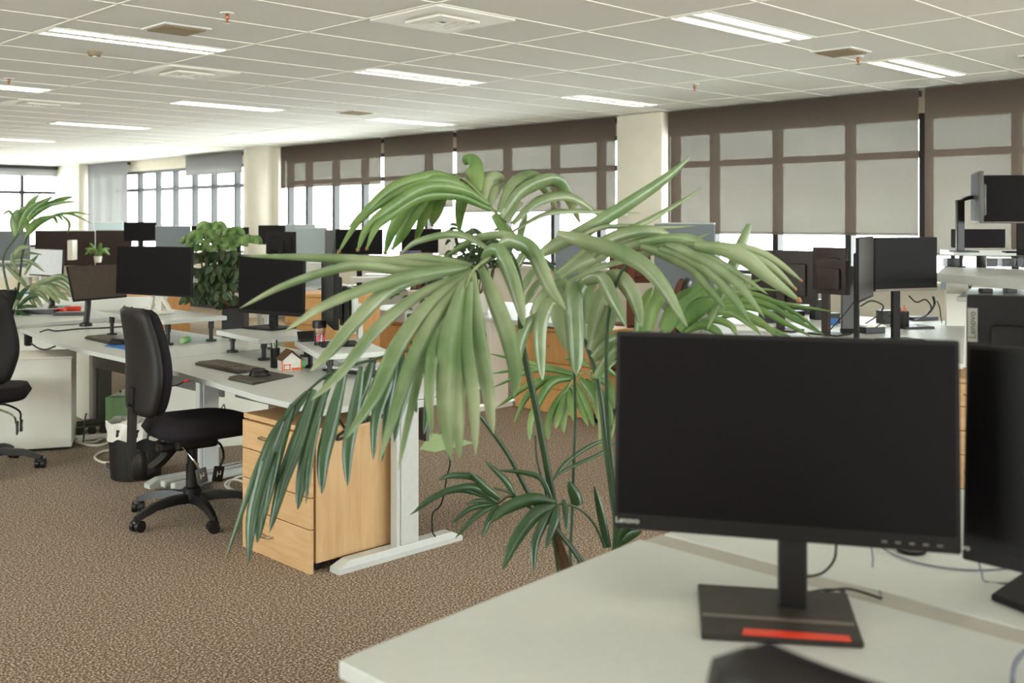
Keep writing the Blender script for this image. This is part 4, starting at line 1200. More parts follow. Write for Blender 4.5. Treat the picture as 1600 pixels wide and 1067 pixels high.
F2L = [([(735, 418), (660, 417), (600, 410), (500, 403), (377, 400)], 2.45, 2.5, 15), ([(728, 419), (640, 425), (552, 416), (451, 444), (374, 482)], 2.43, 2.35, 13), ([(738, 414), (650, 402), (560, 415), (640, 432), (700, 440)][:3], 2.46, 2.5, 12),
       ([(731, 417), (637, 431), (519, 471), (444, 518)], 2.42, 2.25, 15), ([(731, 418), (620, 446), (559, 498), (515, 549), (485, 580)], 2.42, 2.2, 19), ([(738, 422), (653, 461), (586, 515), (532, 582), (486, 625)], 2.42, 2.15, 16),
       ([(738, 425), (674, 474), (620, 542), (586, 616), (541, 685)], 2.41, 2.1, 22), ([(738, 430), (687, 488), (647, 559), (620, 636), (592, 722)], 2.4, 2.1, 20), ([(728, 441), (687, 515), (671, 589), (674, 684)], 2.4, 2.12, 17),
       ([(722, 440), (664, 560), (642, 640), (622, 736)], 2.4, 2.1, 12), ([(725, 440), (703, 530), (697, 633), (704, 719)], 2.38, 2.1, 27), ([(728, 445), (719, 549), (716, 640), (718, 718)], 2.38, 2.12, 22),
       ([(734, 440), (725, 532), (738, 616), (743, 712)], 2.38, 2.15, 20), ([(738, 425), (745, 515), (760, 600), (771, 678)], 2.4, 2.2, 22), ([(751, 417), (770, 464), (793, 525), (805, 580), (803, 620)], 2.43, 2.25, 23),
       ([(757, 408), (766, 396), (780, 396), (799, 435), (812, 478), (818, 510)], 2.5, 2.4, 21, .6), ([(778, 388), (800, 378), (831, 393), (858, 449), (884, 484)], 2.6, 2.5, 22, .5),
       ([(795, 380), (800, 372), (775, 368), (740, 375), (690, 405)], 2.7, 2.75, 12), ([(770, 395), (735, 372), (700, 366), (650, 378), (625, 398)], 2.7, 2.8, 10)]
frond(palm, [(800, 400, 2.66), (775, 398, 2.52), (748, 415, 2.42), (736, 428, 2.4), (728, 450, 2.37)], F2L, 0.006, 0.002, 'palm', rng, rollr=0.35)

F3L = [([(418, 690), (400, 735), (378, 800), (352, 876)], 2.62, 2.55, 7), ([(440, 655), (418, 706), (394, 798), (388, 882)], 2.63, 2.55, 18), ([(458, 632), (432, 712), (408, 804), (402, 848)], 2.64, 2.56, 19),
       ([(490, 608), (463, 690), (440, 755), (421, 832)], 2.66, 2.58, 19), ([(440, 667), (428, 731), (412, 814)], 2.64, 2.56, 9), ([(512, 596), (487, 676), (473, 743), (465, 797)], 2.68, 2.6, 19), ([(505, 620), (486, 710), (478, 788)], 2.68, 2.6, 9),
       ([(538, 580), (518, 660), (505, 718), (503, 772)], 2.7, 2.62, 20), ([(565, 572), (552, 650), (543, 706), (543, 760)], 2.72, 2.64, 17), ([(607, 560), (604, 597), (587, 651), (583, 720)], 2.74, 2.66, 16),
       ([(622, 556), (614, 595), (604, 655), (597, 722)], 2.76, 2.68, 12), ([(645, 548), (638, 595), (623, 645), (616, 692)], 2.78, 2.7, 14), ([(660, 545), (655, 585), (647, 620), (651, 645)], 2.8, 2.72, 12),
       ([(580, 566), (570, 600), (556, 640), (548, 690)], 2.74, 2.69, 14), ([(680, 548), (672, 590), (668, 640), (662, 680)], 2.82, 2.75, 12), ([(520, 584), (500, 625), (470, 668), (455, 700)], 2.7, 2.65, 14),
       ([(480, 612), (450, 650), (425, 700), (405, 760)], 2.66, 2.6, 16), ([(600, 562), (592, 590), (580, 620), (570, 660)], 2.76, 2.7, 14), ([(630, 553), (626, 580), (618, 610), (610, 640)], 2.79, 2.74, 12)]
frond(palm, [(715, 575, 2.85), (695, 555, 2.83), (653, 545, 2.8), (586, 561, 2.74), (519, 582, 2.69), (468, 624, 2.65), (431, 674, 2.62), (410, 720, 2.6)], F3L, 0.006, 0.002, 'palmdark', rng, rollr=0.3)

F4L = [([(870, 364), (904, 373), (967, 393), (1012, 418), (1045, 458), (1066, 500)], 2.75, 2.6, 22), ([(905, 383), (960, 393), (1005, 415), (1045, 462), (1075, 512)], 2.75, 2.6, 18),
       ([(1090, 384), (1130, 386), (1178, 392), (1216, 411), (1254, 440)], 2.72, 2.68, 12), ([(1095, 386), (1135, 390), (1175, 405), (1208, 421), (1245, 454)], 2.72, 2.68, 16), ([(1085, 384), (1130, 390), (1165, 405), (1200, 433), (1252, 472)], 2.72, 2.66, 22),
       ([(1040, 380), (1066, 388), (1112, 411), (1154, 443), (1196, 498)], 2.74, 2.68, 16), ([(1030, 388), (1070, 398), (1108, 421), (1146, 464), (1175, 508)], 2.74, 2.68, 16), ([(1000, 385), (1040, 398), (1080, 417), (1106, 449), (1136, 486)], 2.75, 2.7, 16),
       ([(1171, 350), (1160, 378), (1148, 408), (1128, 456), (1105, 516)], 2.8, 2.76, 16), ([(960, 400), (1010, 396), (1056, 384), (1113, 363)], 2.76, 2.8, 8), ([(950, 392), (1000, 382), (1047, 374), (1084, 373), (1103, 380)], 2.76, 2.82, 14),
       ([(920, 395), (950, 372), (990, 360), (1030, 361), (1055, 372)], 2.76, 2.84, 14), ([(930, 405), (965, 382), (1010, 368), (1050, 366)], 2.76, 2.84, 13), ([(847, 395), (878, 378), (906, 366), (976, 323), (1039, 280), (1078, 246)], 2.8, 2.95, 19),
       ([(870, 425), (930, 380), (996, 352), (1050, 323), (1099, 293)], 2.8, 2.95, 8), ([(900, 372), (940, 356), (982, 354), (1030, 356), (1091, 353)], 2.8, 2.95, 7), ([(886, 439), (937, 417), (996, 402), (1062, 383)], 2.85, 2.9, 8),
       ([(875, 432), (905, 408), (940, 396), (968, 384)], 2.85, 2.9, 22), ([(840, 400), (880, 378), (915, 372)], 2.85, 2.9, 18), ([(1000, 378), (1050, 372), (1100, 382), (1118, 388)], 2.74, 2.72, 12), ([(1062, 392), (1105, 400), (1150, 425), (1200, 460)], 2.73, 2.7, 10)]
frond(palm, [(1000, 395, 2.8), (1030, 384, 2.77), (1070, 381, 2.74), (1120, 387, 2.71), (1155, 396, 2.7)], F4L, 0.005, 0.002, 'palm', rng, rollr=0.35, tips=(2, 5))

FC = [([(898, 440), (895, 465), (897, 515), (899, 560), (900, 586)], 2.95, 2.9, 25, .9), ([(910, 505), (914, 460), (925, 440), (936, 437)], 2.95, 2.92, 18, .7), ([(912, 442), (937, 436), (957, 469), (979, 511)], 2.9, 2.8, 20, .6),
      ([(940, 438), (966, 434), (990, 465), (1003, 512)], 2.9, 2.8, 22, .6), ([(921, 530), (930, 480), (946, 445)], 3.0, 3.0, 26, .5), ([(924, 548), (945, 500), (962, 474)], 3.0, 3.0, 28, .5), ([(926, 560), (955, 535), (985, 520)], 3.0, 2.95, 18, .5),
      ([(930, 590), (945, 565), (962, 545), (975, 540)], 3.0, 2.95, 16), ([(876, 470), (856, 476), (844, 510), (844, 560), (848, 594)], 2.92, 2.86, 18, .6), ([(846, 492), (826, 508), (812, 545), (809, 592)], 2.92, 2.88, 16, .6),
      ([(866, 478), (880, 500), (893, 535), (900, 560)], 3.0, 3.0, 26, .5), ([(836, 500), (845, 470), (870, 445), (885, 440)], 3.0, 3.02, 16, .5), ([(802, 427), (818, 400), (840, 382)], 3.05, 3.1, 11), ([(811, 461), (828, 430), (848, 408)], 3.05, 3.1, 10),
      ([(819, 476), (834, 450), (853, 428)], 3.05, 3.1, 10), ([(830, 492), (850, 460), (870, 440)], 3.05, 3.1, 14), ([(905, 455), (915, 420), (930, 398)], 3.05, 3.1, 16), ([(918, 452), (926, 415), (945, 392)], 3.05, 3.1, 14), ([(890, 462), (878, 440), (866, 418)], 3.05, 3.05, 14, .7),
      ([(905, 500), (890, 470), (872, 440)], 3.08, 3.08, 16, .7)]
frond(palm, [(888, 480, 3.06), (895, 450, 3.0), (905, 437, 2.96), (925, 432, 2.92)], FC, 0.005, 0.003, 'palm', rng, rollr=0.4)

F6L = [([(1105, 480), (1131, 466), (1178, 460), (1240, 488), (1290, 526)], 2.9, 2.8, 7), ([(1105, 485), (1131, 472), (1187, 471), (1244, 501), (1288, 523)], 2.9, 2.8, 8), ([(1105, 488), (1135, 478), (1187, 484), (1230, 507), (1268, 526)], 2.9, 2.8, 9),
       ([(1105, 492), (1135, 483), (1180, 497), (1206, 518), (1218, 528)], 2.9, 2.8, 9), ([(1110, 492), (1140, 488), (1170, 505), (1190, 524)], 2.9, 2.8, 9), ([(1120, 470), (1159, 461), (1225, 475), (1302, 487)], 2.9, 2.85, 7),
       ([(1085, 468), (1112, 454), (1169, 451), (1218, 454)], 2.9, 2.9, 6), ([(1011, 516), (1018, 480), (1032, 462), (1042, 459)], 2.9, 2.9, 24, .6), ([(1000, 520), (1008, 480), (1019, 448)], 2.9, 2.9, 21, .7), ([(1037, 516), (1060, 478), (1090, 460), (1122, 451)], 2.9, 2.9, 28, .6),
       ([(1060, 516), (1090, 484), (1124, 470)], 2.9, 2.88, 24, .6), ([(1075, 518), (1110, 500), (1140, 508), (1152, 524)], 2.9, 2.85, 10), ([(1070, 520), (1095, 508), (1118, 516), (1130, 526)], 2.9, 2.85, 12), ([(1080, 455), (1100, 436), (1112, 430), (1130, 424)], 2.9, 2.9, 8),
       ([(1050, 480), (1075, 462), (1094, 445), (1110, 432)], 2.9, 2.9, 8), ([(1130, 465), (1160, 445), (1192, 436)], 2.9, 2.9, 6), ([(1120, 500), (1150, 492), (1200, 512), (1240, 528)], 2.9, 2.8, 8), ([(1110, 476), (1150, 468), (1210, 482), (1262, 505)], 2.9, 2.82, 7)]
frond(palm, [(952, 690, 2.95), (985, 580, 2.95), (1020, 530, 2.93), (1060, 500, 2.92), (1105, 482, 2.9), (1140, 470, 2.88)], F6L, 0.005, 0.002, 'brightleaf', rng, rollr=0.4)

F7L = [([(892, 594), (850, 596), (820, 625), (803, 664)], 3.6, 3.55, 9), ([(892, 592), (860, 600), (832, 650), (827, 692)], 3.6, 3.5, 11), ([(890, 600), (868, 632), (857, 660), (856, 690)], 3.6, 3.5, 10), ([(889, 604), (876, 640), (867, 672)], 3.6, 3.5, 10),
       ([(888, 608), (882, 645), (880, 678)], 3.6, 3.5, 10), ([(890, 606), (893, 630), (896, 658)], 3.6, 3.5, 11), ([(895, 600), (908, 635), (919, 666)], 3.6, 3.5, 10), ([(898, 596), (915, 630), (928, 666)], 3.6, 3.5, 11), ([(905, 590), (930, 620), (936, 660)], 3.6, 3.5, 13),
       ([(915, 592), (945, 625), (958, 668)], 3.6, 3.5, 13), ([(925, 590), (950, 600), (960, 640)], 3.6, 3.5, 11), ([(905, 585), (845, 570), (762, 552)], 3.6, 3.7, 6), ([(905, 586), (845, 574), (766, 584)], 3.6, 3.7, 7), ([(903, 588), (840, 578), (766, 607)], 3.6, 3.7, 7),
       ([(900, 590), (840, 595), (774, 638)], 3.6, 3.6, 8), ([(925, 575), (945, 565), (962, 566)], 3.6, 3.65, 9), ([(922, 580), (945, 576), (965, 590)], 3.6, 3.65, 9), ([(930, 600), (945, 575), (965, 562)], 3.6, 3.65, 10), ([(920, 572), (900, 558), (880, 562)], 3.6, 3.7, 8)]
frond(palm, [(938, 700, 3.2), (935, 640, 3.45), (930, 600, 3.6), (915, 582, 3.62), (900, 588, 3.6), (888, 604, 3.58)], F7L, 0.005, 0.002, 'brightleaf', rng, rollr=0.3, tips=(0, 5))

F8L = [([(778, 786), (740, 760), (690, 770), (640, 805)], 2.88, 2.8, 10), ([(775, 782), (745, 748), (705, 743), (686, 750)], 2.88, 2.82, 9), ([(782, 780), (760, 765), (731, 736)], 2.88, 2.84, 11), ([(806, 778), (790, 750), (757, 719)], 2.9, 2.88, 9),
       ([(778, 786), (750, 782), (725, 787)], 2.88, 2.84, 6), ([(778, 786), (735, 795), (704, 819)], 2.88, 2.82, 7), ([(778, 787), (745, 805), (711, 841)], 2.88, 2.82, 8), ([(779, 788), (765, 812), (753, 840)], 2.88, 2.82, 9), ([(770, 780), (720, 765), (680, 775), (650, 795)], 2.88, 2.8, 8),
       ([(870, 785), (830, 780), (790, 795), (766, 816)], 2.9, 2.84, 17), ([(868, 790), (835, 805), (805, 845), (785, 890)], 2.88, 2.8, 18), ([(868, 792), (850, 815), (836, 850), (834, 896)], 2.88, 2.8, 13), ([(872, 788), (866, 815), (852, 858)], 2.88, 2.82, 12),
       ([(880, 780), (884, 800), (885, 830)], 2.9, 2.86, 9), ([(904, 790), (898, 772), (888, 752)], 2.95, 2.95, 16, .8), ([(950, 856), (940, 810), (928, 758)], 3.0, 3.0, 11, .8), ([(965, 850), (975, 828), (990, 818)], 2.95, 2.9, 10), ([(966, 852), (985, 835), (1003, 828)], 2.95, 2.9, 14),
       ([(862, 780), (845, 748), (815, 738), (778, 735)], 2.95, 2.95, 7), ([(858, 772), (848, 752), (838, 742)], 2.95, 2.95, 6), ([(864, 750), (885, 722), (925, 695), (960, 683)], 3.05, 3.2, 6), ([(866, 745), (890, 730), (945, 705), (962, 690)], 3.05, 3.2, 5)]
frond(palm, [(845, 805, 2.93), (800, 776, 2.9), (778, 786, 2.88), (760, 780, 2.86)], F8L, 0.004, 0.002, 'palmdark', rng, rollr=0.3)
MB().tube(curve([P(945, 855, 2.98), P(928, 818, 2.96), P(905, 795, 2.94), P(880, 788, 2.91), P(862, 790, 2.89)], 6), 0.004, 7, 0.003).build('stem', 'palmstem', palm, True)

# ------------------------------------------------------------------ the palm at the aisle end
lp = thing('potted_palm', 'smaller potted palm at the cluttered far desk, fronds against the end windows', 'potted plant')
pv = Z(6, 492, 0.73)
MB().lathe([(0.001, 0), (0.08, 0), (0.11, 0.2), (0.10, 0.2), (0.09, 0.18), (0.001, 0.18)], (pv.x, pv.y, 0.731), 28).build('pot', 'pot', lp, True)
MB().lathe([(0.001, 0.19), (0.098, 0.187), (0.095, 0.175), (0.001, 0.175)], (pv.x, pv.y, 0.731), 20).build('soil', 'soil', lp, True)
dl = dist(Vector((pv.x, pv.y, 1)))
dd = dl
for pts in ([(14, 460), (5, 405), (27, 368), (38, 345)], [(26, 460), (35, 400), (45, 365), (65, 345)], [(22, 468), (40, 450), (75, 435)], [(10, 482), (16, 475), (30, 462)]):
    MB().tube(curve([Vector((pv.x, pv.y, 0.9))] + [P(x, y, dd) for x, y in pts], 6), 0.012, 7, 0.005).build('stem', 'palmstem', lp, True)
LA = [([(27, 368), (24, 345), (28, 326)], 14, .8), ([(30, 365), (38, 340), (48, 318), (62, 303)], 10), ([(30, 362), (45, 330), (68, 312)], 9), ([(32, 360), (55, 325), (84, 306)], 9), ([(34, 355), (60, 330), (90, 314), (114, 307)], 8), ([(38, 352), (60, 328), (92, 317), (118, 315)], 5),
      ([(26, 350), (15, 330), (2, 337)], 4), ([(30, 352), (36, 330), (48, 324)], 13, .6), ([(40, 372), (50, 352), (66, 342), (90, 336)], 8), ([(44, 368), (70, 345), (105, 333), (145, 350)], 4), ([(60, 345), (64, 340), (63, 349)], 5), ([(75, 340), (90, 336), (99, 345)], 4), ([(80, 338), (86, 342), (90, 350)], 4), ([(85, 337), (115, 332), (143, 336)], 3), ([(95, 335), (108, 348), (106, 365)], 3), ([(48, 366), (42, 352), (40, 340)], 8)]
LB = [([(45, 450), (70, 440), (95, 433), (112, 445), (119, 462)], 8), ([(46, 452), (75, 442), (100, 448), (116, 468)], 8), ([(48, 453), (75, 448), (95, 462), (108, 470)], 8), ([(48, 454), (70, 452), (88, 468), (93, 474)], 7), ([(48, 455), (62, 458), (80, 476)], 7), ([(47, 456), (58, 468), (66, 480)], 6), ([(46, 456), (50, 470), (58, 482)], 6),
      ([(44, 452), (20, 425), (4, 410)], 6), ([(44, 450), (30, 430), (18, 405), (20, 395)], 5), ([(40, 452), (28, 470), (20, 485)], 6), ([(38, 430), (48, 412), (60, 398)], 5), ([(20, 408), (45, 408), (70, 425)], 5), ([(18, 405), (40, 395), (66, 398)], 4), ([(18, 404), (30, 388), (46, 385)], 7)]
LC = [([(28, 480), (45, 465), (60, 462)], 6), ([(28, 482), (42, 478), (58, 480)], 5), ([(26, 484), (40, 492), (54, 497)], 5), ([(26, 485), (34, 500), (42, 512)], 6), ([(25, 484), (28, 498), (27, 504)], 5), ([(25, 478), (30, 462), (45, 450)], 6), ([(24, 476), (22, 460), (25, 448)], 6), ([(26, 486), (45, 500), (50, 507)], 5)]
for L, rc in ((LA, [(28, 366), (45, 345), (62, 342), (85, 337)]), (LB, [(30, 462), (45, 450), (70, 443), (95, 440)]), (LC, [(30, 462), (28, 478), (26, 488)])):
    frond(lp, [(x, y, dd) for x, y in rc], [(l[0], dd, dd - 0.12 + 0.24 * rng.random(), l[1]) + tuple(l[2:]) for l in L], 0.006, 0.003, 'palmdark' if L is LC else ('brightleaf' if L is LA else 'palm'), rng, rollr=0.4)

# ------------------------------------------------------------------ umbrella plant in the dark planter
v = P(345, 523, 7.3)
up = thing('umbrella_plant', 'bushy broad-leaved umbrella plant in a square dark planter by the middle riser', 'potted plant')
uc = Z(352, 580, 0.0)
uc = P(368, 500, 7.55); uc.z = 0
MB().box((uc.x, uc.y, 0.44), (0.16, 0.16, 0.88), bev=0.01, rz=HEAD).build('planter', 'pot', up)
MB().box((uc.x, uc.y, 0.882), (0.14, 0.14, 0.01), rz=HEAD).build('soil', 'soil', up)
MB().tube(curve([(uc.x, uc.y, 0.88), P(345, 440, 7.5), P(342, 390, 7.5), P(333, 352, 7.5)], 6), 0.014, 8, 0.006).tube(curve([(uc.x + .03, uc.y, 0.88), P(362, 450, 7.5), P(370, 400, 7.5)], 6), 0.010, 8, 0.005).tube(curve([(uc.x - .03, uc.y, 0.88), P(325, 450, 7.5), P(312, 395, 7.5)], 6), 0.010, 8, 0.005).build('stem', 'trunk', up, True)
r2_ = random.Random(21)
def rosette(mb, c, R, n, w, tilt=0.3, droop=0.3):
    a0 = r2_.uniform(0, 6.28)
    for k in range(n):
        a = a0 + 2 * math.pi * k / n + r2_.uniform(-.25, .25)
        d = Vector((math.cos(a), math.sin(a), 0))
        q = r2_.uniform(.75, 1.1)
        leaf(mb, [c + d * 0.02, c + d * R * 0.5 * q + Vector((0, 0, R * tilt)), c + d * R * q + Vector((0, 0, R * (tilt - droop * 1.2)))], w * q, r2_.uniform(-.3, .3), 0.2, 0.3, 0.55, 4)
up1 = MB(); up2 = MB()
for (x, y) in ((332, 358), (318, 372), (345, 376), (360, 366), (300, 380), (380, 378), (336, 380), (392, 380), (350, 390), (312, 392), (328, 366), (368, 384)):
    rosette(up1, P(x, y, 7.5 + r2_.uniform(-.25, .2)), 0.105, 7, 0.055)
for i in range(58):
    x = r2_.gauss(343, 28); y = r2_.uniform(395, 478); x = min(392, max(298, x))
    rosette(up2, P(x, y, 7.55 + r2_.uniform(-.2, .22)), 0.085, 6, 0.045, 0.15, 0.5)
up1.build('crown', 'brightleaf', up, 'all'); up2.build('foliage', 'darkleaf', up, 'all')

# fine-leaved plants behind the big palm
def finebush(label, pts, d, n, R, w, pot, m='darkleaf'):
    t = thing('leafy_plant', label, 'potted plant')
    c = P(pot[0], pot[1], d); zb = c.z
    MB().lathe([(0.001, 0), (0.08, 0), (0.1, 0.16), (0.092, 0.16), (0.085, 0.14), (0.001, 0.14)], (c.x, c.y, zb), 20).build('pot', 'white', t, True)
    f = MB(); s = MB()
    cs = [P(x, y, d + r2_.uniform(-.12, .12)) for x, y in pts]
    for q in cs: s.tube(curve([(c.x, c.y, zb + 0.13), (c + q) / 2 + Vector((0, 0, 0.05)), q], 5), 0.006, 6, 0.003)
    for i in range(n):
        q = r2_.choice(cs); q = q + Vector((r2_.gauss(0, .07), r2_.gauss(0, .07), r2_.gauss(0, .06)))
        d_ = Vector((r2_.gauss(0, 1), r2_.gauss(0, 1), r2_.uniform(-.9, .5))).normalized()
        leaf(f, [q, q + d_ * R * .5 + Vector((0, 0, .01)), q + d_ * R - Vector((0, 0, .02))], w, r2_.uniform(-.5, .5), .2, .3, .5, 3)
    s.build('stem', 'trunk', t, True); f.build('foliage', m, t, 'all')
finebush('dark fine-leaved plant half hidden behind the top of the big palm', ((730, 372), (755, 385), (715, 400), (745, 410), (770, 395), (790, 385), (720, 425)), 8.85, 190, 0.12, 0.03, (748, 487.5))
finebush('small dark trailing plant over the white-topped wooden unit', ((650, 470), (665, 490), (680, 480), (650, 500), (690, 462)), 8.75, 110, 0.10, 0.025, (655, 484))


# ------------------------------------------------------------------ farther workstations
def far_desk(label, pts, z, panel=None, th=0.03, legs=(0, 1), group='white office desks'):
    """pts: four photo points on the top, front-left, front-right, back-right, back-left"""
    q = [Z(x, y, z) for x, y in pts]
    c = sum(q, Vector()) / 4
    t = thing('office_desk', label, 'desk', (c.x, c.y, 0), 0, group)
    MB().prism([(p.x - c.x, p.y - c.y) for p in q], z - th, z, ch=0.003).build('desktop', 'desk', t)
    for i, j in [((0, 3), (1, 2))[k] for k in legs]:
        a = q[i].lerp(q[j], 0.12) - c; b_ = q[i].lerp(q[j], 0.88) - c
        m = (a + b_) / 2 * 0.93; d = b_ - a
        L = MB().box((m.x, m.y, 0.02), (d.length * .9, 0.06, 0.04), rz=math.atan2(d.y, d.x), bev=.004).box((m.x, m.y, (z - th + .04) / 2), (0.09, 0.055, z - th - .04), rz=math.atan2(d.y, d.x))
        L.build('leg', 'silver', t)
    if panel:
        a = q[3].lerp(q[0], .1) - c; b_ = q[2].lerp(q[1], .1) - c; m = (a + b_) / 2; d = b_ - a
        MB().box((m.x, m.y, z - th - panel / 2), (d.length * .9, 0.018, panel), rz=math.atan2(d.y, d.x)).build('modesty_panel', 'whitemetal', t)
    return t


def divider(label, x0, x1, y0, y1, d0, d1, m, zb=None, group='desk divider screens', rail='silver'):
    a, b_ = P(x0, y0, d0), P(x1, y0, d1)
    zt = a.z; z0 = P(x0, y1, d0).z if zb is None else zb
    a.z = b_.z = 0
    c = (a + b_) / 2; L = (b_ - a).length
    t = thing('desk_divider', label, 'divider screen', (c.x, c.y, 0), math.atan2(b_.y - a.y, b_.x - a.x), group)
    MB().box((0, 0, (zt + z0) / 2), (L, 0.03, zt - z0), bev=0.006).build('panel', m, t)
    MB().box((0, 0, zt + 0.006), (L, 0.034, 0.014), bev=0.003).build('top_rail', rail, t)
    f = MB()
    for s in (-1, 1):
        f = MB().box((s * (L / 2 - 0.06), 0, z0 / 2 + .01), (0.04, 0.03, z0 + .02)).box((s * (L / 2 - 0.06), 0, 0.01), (0.06, 0.4, 0.02))
        f.build('post', rail, t)
    return t


def boxy(name, label, cat, px, py, d, size, m, rz=0.0, z=None, group=None, lid=None, bev=0.004):
    """small box whose bottom centre is at the photo point"""
    v = P(px, py, d)
    if z is not None: v = Z(px, py, z)
    t = thing(name, label, cat, (v.x, v.y, v.z if z is None else z), HEAD - H90 + rz, group)
    MB().box((0, 0, size[2] / 2), size, bev=bev).build('body', m, t)
    if lid: MB().box((0, 0, size[2] + 0.006), (size[0] + .006, size[1] + .006, 0.012), bev=.003).build('lid', lid, t)
    return t


# ---- behind the long desks, aisle side
far_desk('cluttered white desk behind the smaller palm', ((-90, 517), (205, 493), (262, 463), (-20, 465)), 0.73, 0.3)
dz = 0.73
boxy('stapler', 'red stapler among the clutter on the palm-side desk', 'stapler', 113, 487, 8, (0.14, 0.04, 0.045), 'red', .3, dz)
boxy('stapler', 'smaller red hole punch at the front of the cluttered desk', 'hole punch', 94, 489, 8, (0.10, 0.04, 0.04), 'red', -.2, dz)
v = Z(101, 486, dz)
cup('small teal bowl on the cluttered desk', (v.x, v.y, dz), 0.05, 0.045, 'teal', (), 'bowl', 'bowl')
boxy('desk_tray', 'black tray along the front of the cluttered desk', 'tray', 112, 492, 8, (0.26, 0.12, 0.025), 'black', .1, dz)
boxy('desk_tray', 'black low tray by the palm leaves on the cluttered desk', 'tray', 60, 490, 8, (0.3, 0.1, 0.035), 'black', 0, dz)
boxy('paper_pile', 'loose pile of white papers behind the palm on the cluttered desk', 'papers', 42, 484, 8, (0.3, 0.2, 0.06), 'paper', .2, dz)
boxy('tissue_box', 'white and blue tissue box among the palm fronds', 'tissue box', 27, 478, 8, (0.2, 0.12, 0.11), 'white', .2, dz, None, 'blue')
boxy('card_box', 'small tan card box among the palm fronds', 'box', 42, 476, 8, (0.1, 0.08, 0.08), 'beech', .2, dz)
monitor('pale lit screen turned aside behind the smaller palm', 47, 98, 388, 430, 9.5, 9.15, 0.73, bez=.006, chin=.012, scr='lcdwhite', case='black', tilt=0.05)
boxy('storage_cabinet', 'cream side cupboard behind the far desk corner', 'cupboard', 74, 640, 8.3, (0.50, 0.42, 0.66), 'whitemetal', 0.0, 0.0, None, 'white')
boxy('storage_cabinet', 'tall white end panel cupboard beside the slate desk leg', 'cupboard', 138, 652, 8.2, (0.12, 0.4, 0.66), 'white', 0.7, 0.0, None)
boxy('storage_cabinet', 'cream low cupboard seen under the desk above the chair seat', 'cupboard', 330, 690, 7.3, (0.70, 0.40, 0.60), 'whitemetal', 0.4, 0.0, None)
for (px, py, d, w, h, lab) in ((212, 600, 11.0, 0.64, 0.72, 'amber wooden cupboard behind the widest monitor'), (490, 560, 7.9, 0.56, 0.95, 'amber wooden cupboard past the edge-on monitor')):
    v = P(px, py, d)
    t = make_pedestal(lab, w, 0.45, h, (h * .22, h * .22, h * .25, h * .22), 'oakdark', 'oak', False, 'oak', (0, 1, 2), 'wooden_cabinet', 'amber wooden cabinets')
    t.location = (v.x, v.y, 0); t.rotation_euler.z = 0.25
# wooden unit with white top (two faces seen)
v = P(640, 560, 8.6)
t = make_pedestal('amber wooden unit with a thick white top behind the palm fronds', 0.62, 0.5, 0.66, (0.2, 0.2, 0.2), 'oakdark', 'oak', False, 'oak', (), 'wooden_cabinet', 'amber wooden cabinets')
t.location = (v.x, v.y + .35, 0)
MB().box((0.24, 0, 0.71), (0.58, 0.70, 0.09), bev=.006).build('worktop', 'desk', t)
# wide drawers with white side panel and top behind the palm canes
v = Z(800, 637, 0.0); e2 = P(920, 637, 8.6)
t = make_pedestal('amber drawer unit behind the palm canes, boxed in by a white desk end', 0.80, 0.5, 0.66, (0.24, 0.20, 0.19), 'oak', 'oak', True, 'oak', (0, 1), 'wooden_cabinet', 'amber wooden cabinets')
t.location = (5.98, 5.60, 0)
dk = far_desk('white desk with a slab end panel over the amber drawers behind the palm', ((706, 492), (905, 508), (930, 478), (750, 470)), 0.73, None, .03, ())
o = MB().box((5.84, 6.07, 0.35), (0.20, 0.05, 0.70), bev=.004).box((5.90, 6.07, 0.02), (0.62, 0.08, 0.04), bev=.004)
q = o.build('end_panel', 'whitemetal', dk, loc=-dk.location)

# ---- far rows
def fm(label, xl, xr, yt, yb, d, zd=0.75, face='cam', dd=0.0, **k):
    return monitor(label, xl, xr, yt, yb, d, d + dd, zd, face, bez=.01, chin=.016, **k)

def row_desk(label, x0, x1, y, depth=0.8, z=0.75):
    d = (1.5 - z) * FPX / (y - 345)
    a, b_ = Z(x0, y, z), Z(x1, y, z)
    c = (a + b_) / 2; dv = (b_ - a); n = Vector((FWD.x, FWD.y, 0))
    t = thing('office_desk', label, 'desk', (c.x, c.y, 0), math.atan2(dv.y, dv.x), 'white office desks')
    L = dv.length
    MB().box((0, depth / 2, z - .0125), (L, depth, 0.025), bev=.003).build('desktop', 'desk', t)
    MB().box((0, depth - .05, z - .2), (L - .1, 0.02, 0.35)).build('modesty_panel', 'whitemetal', t)
    for s in (-1, 1):
        MB().box((s * (L / 2 - .12), depth / 2, .02), (.06, depth * .85, .04)).box((s * (L / 2 - .12), depth / 2, z / 2), (.05, .09, z - .03)).build('leg', 'silver', t)
    return t

row_desk('white desk in the farthest row under the end windows', 20, 188, 410, 0.8)
row_desk('white desk in the far row below the round column', 380, 520, 440, 0.7)
row_desk('white desk in the far row under the small black raised monitor', 150, 290, 427, 0.7)
row_desk('white desk in the middle row behind the edge-on monitors', 440, 722, 452, 0.8)
row_desk('white desk beside the small brown chair', 1000, 1130, 470, 0.7)
row_desk('white desk in the middle row behind the umbrella plant', 240, 420, 432, 0.8)

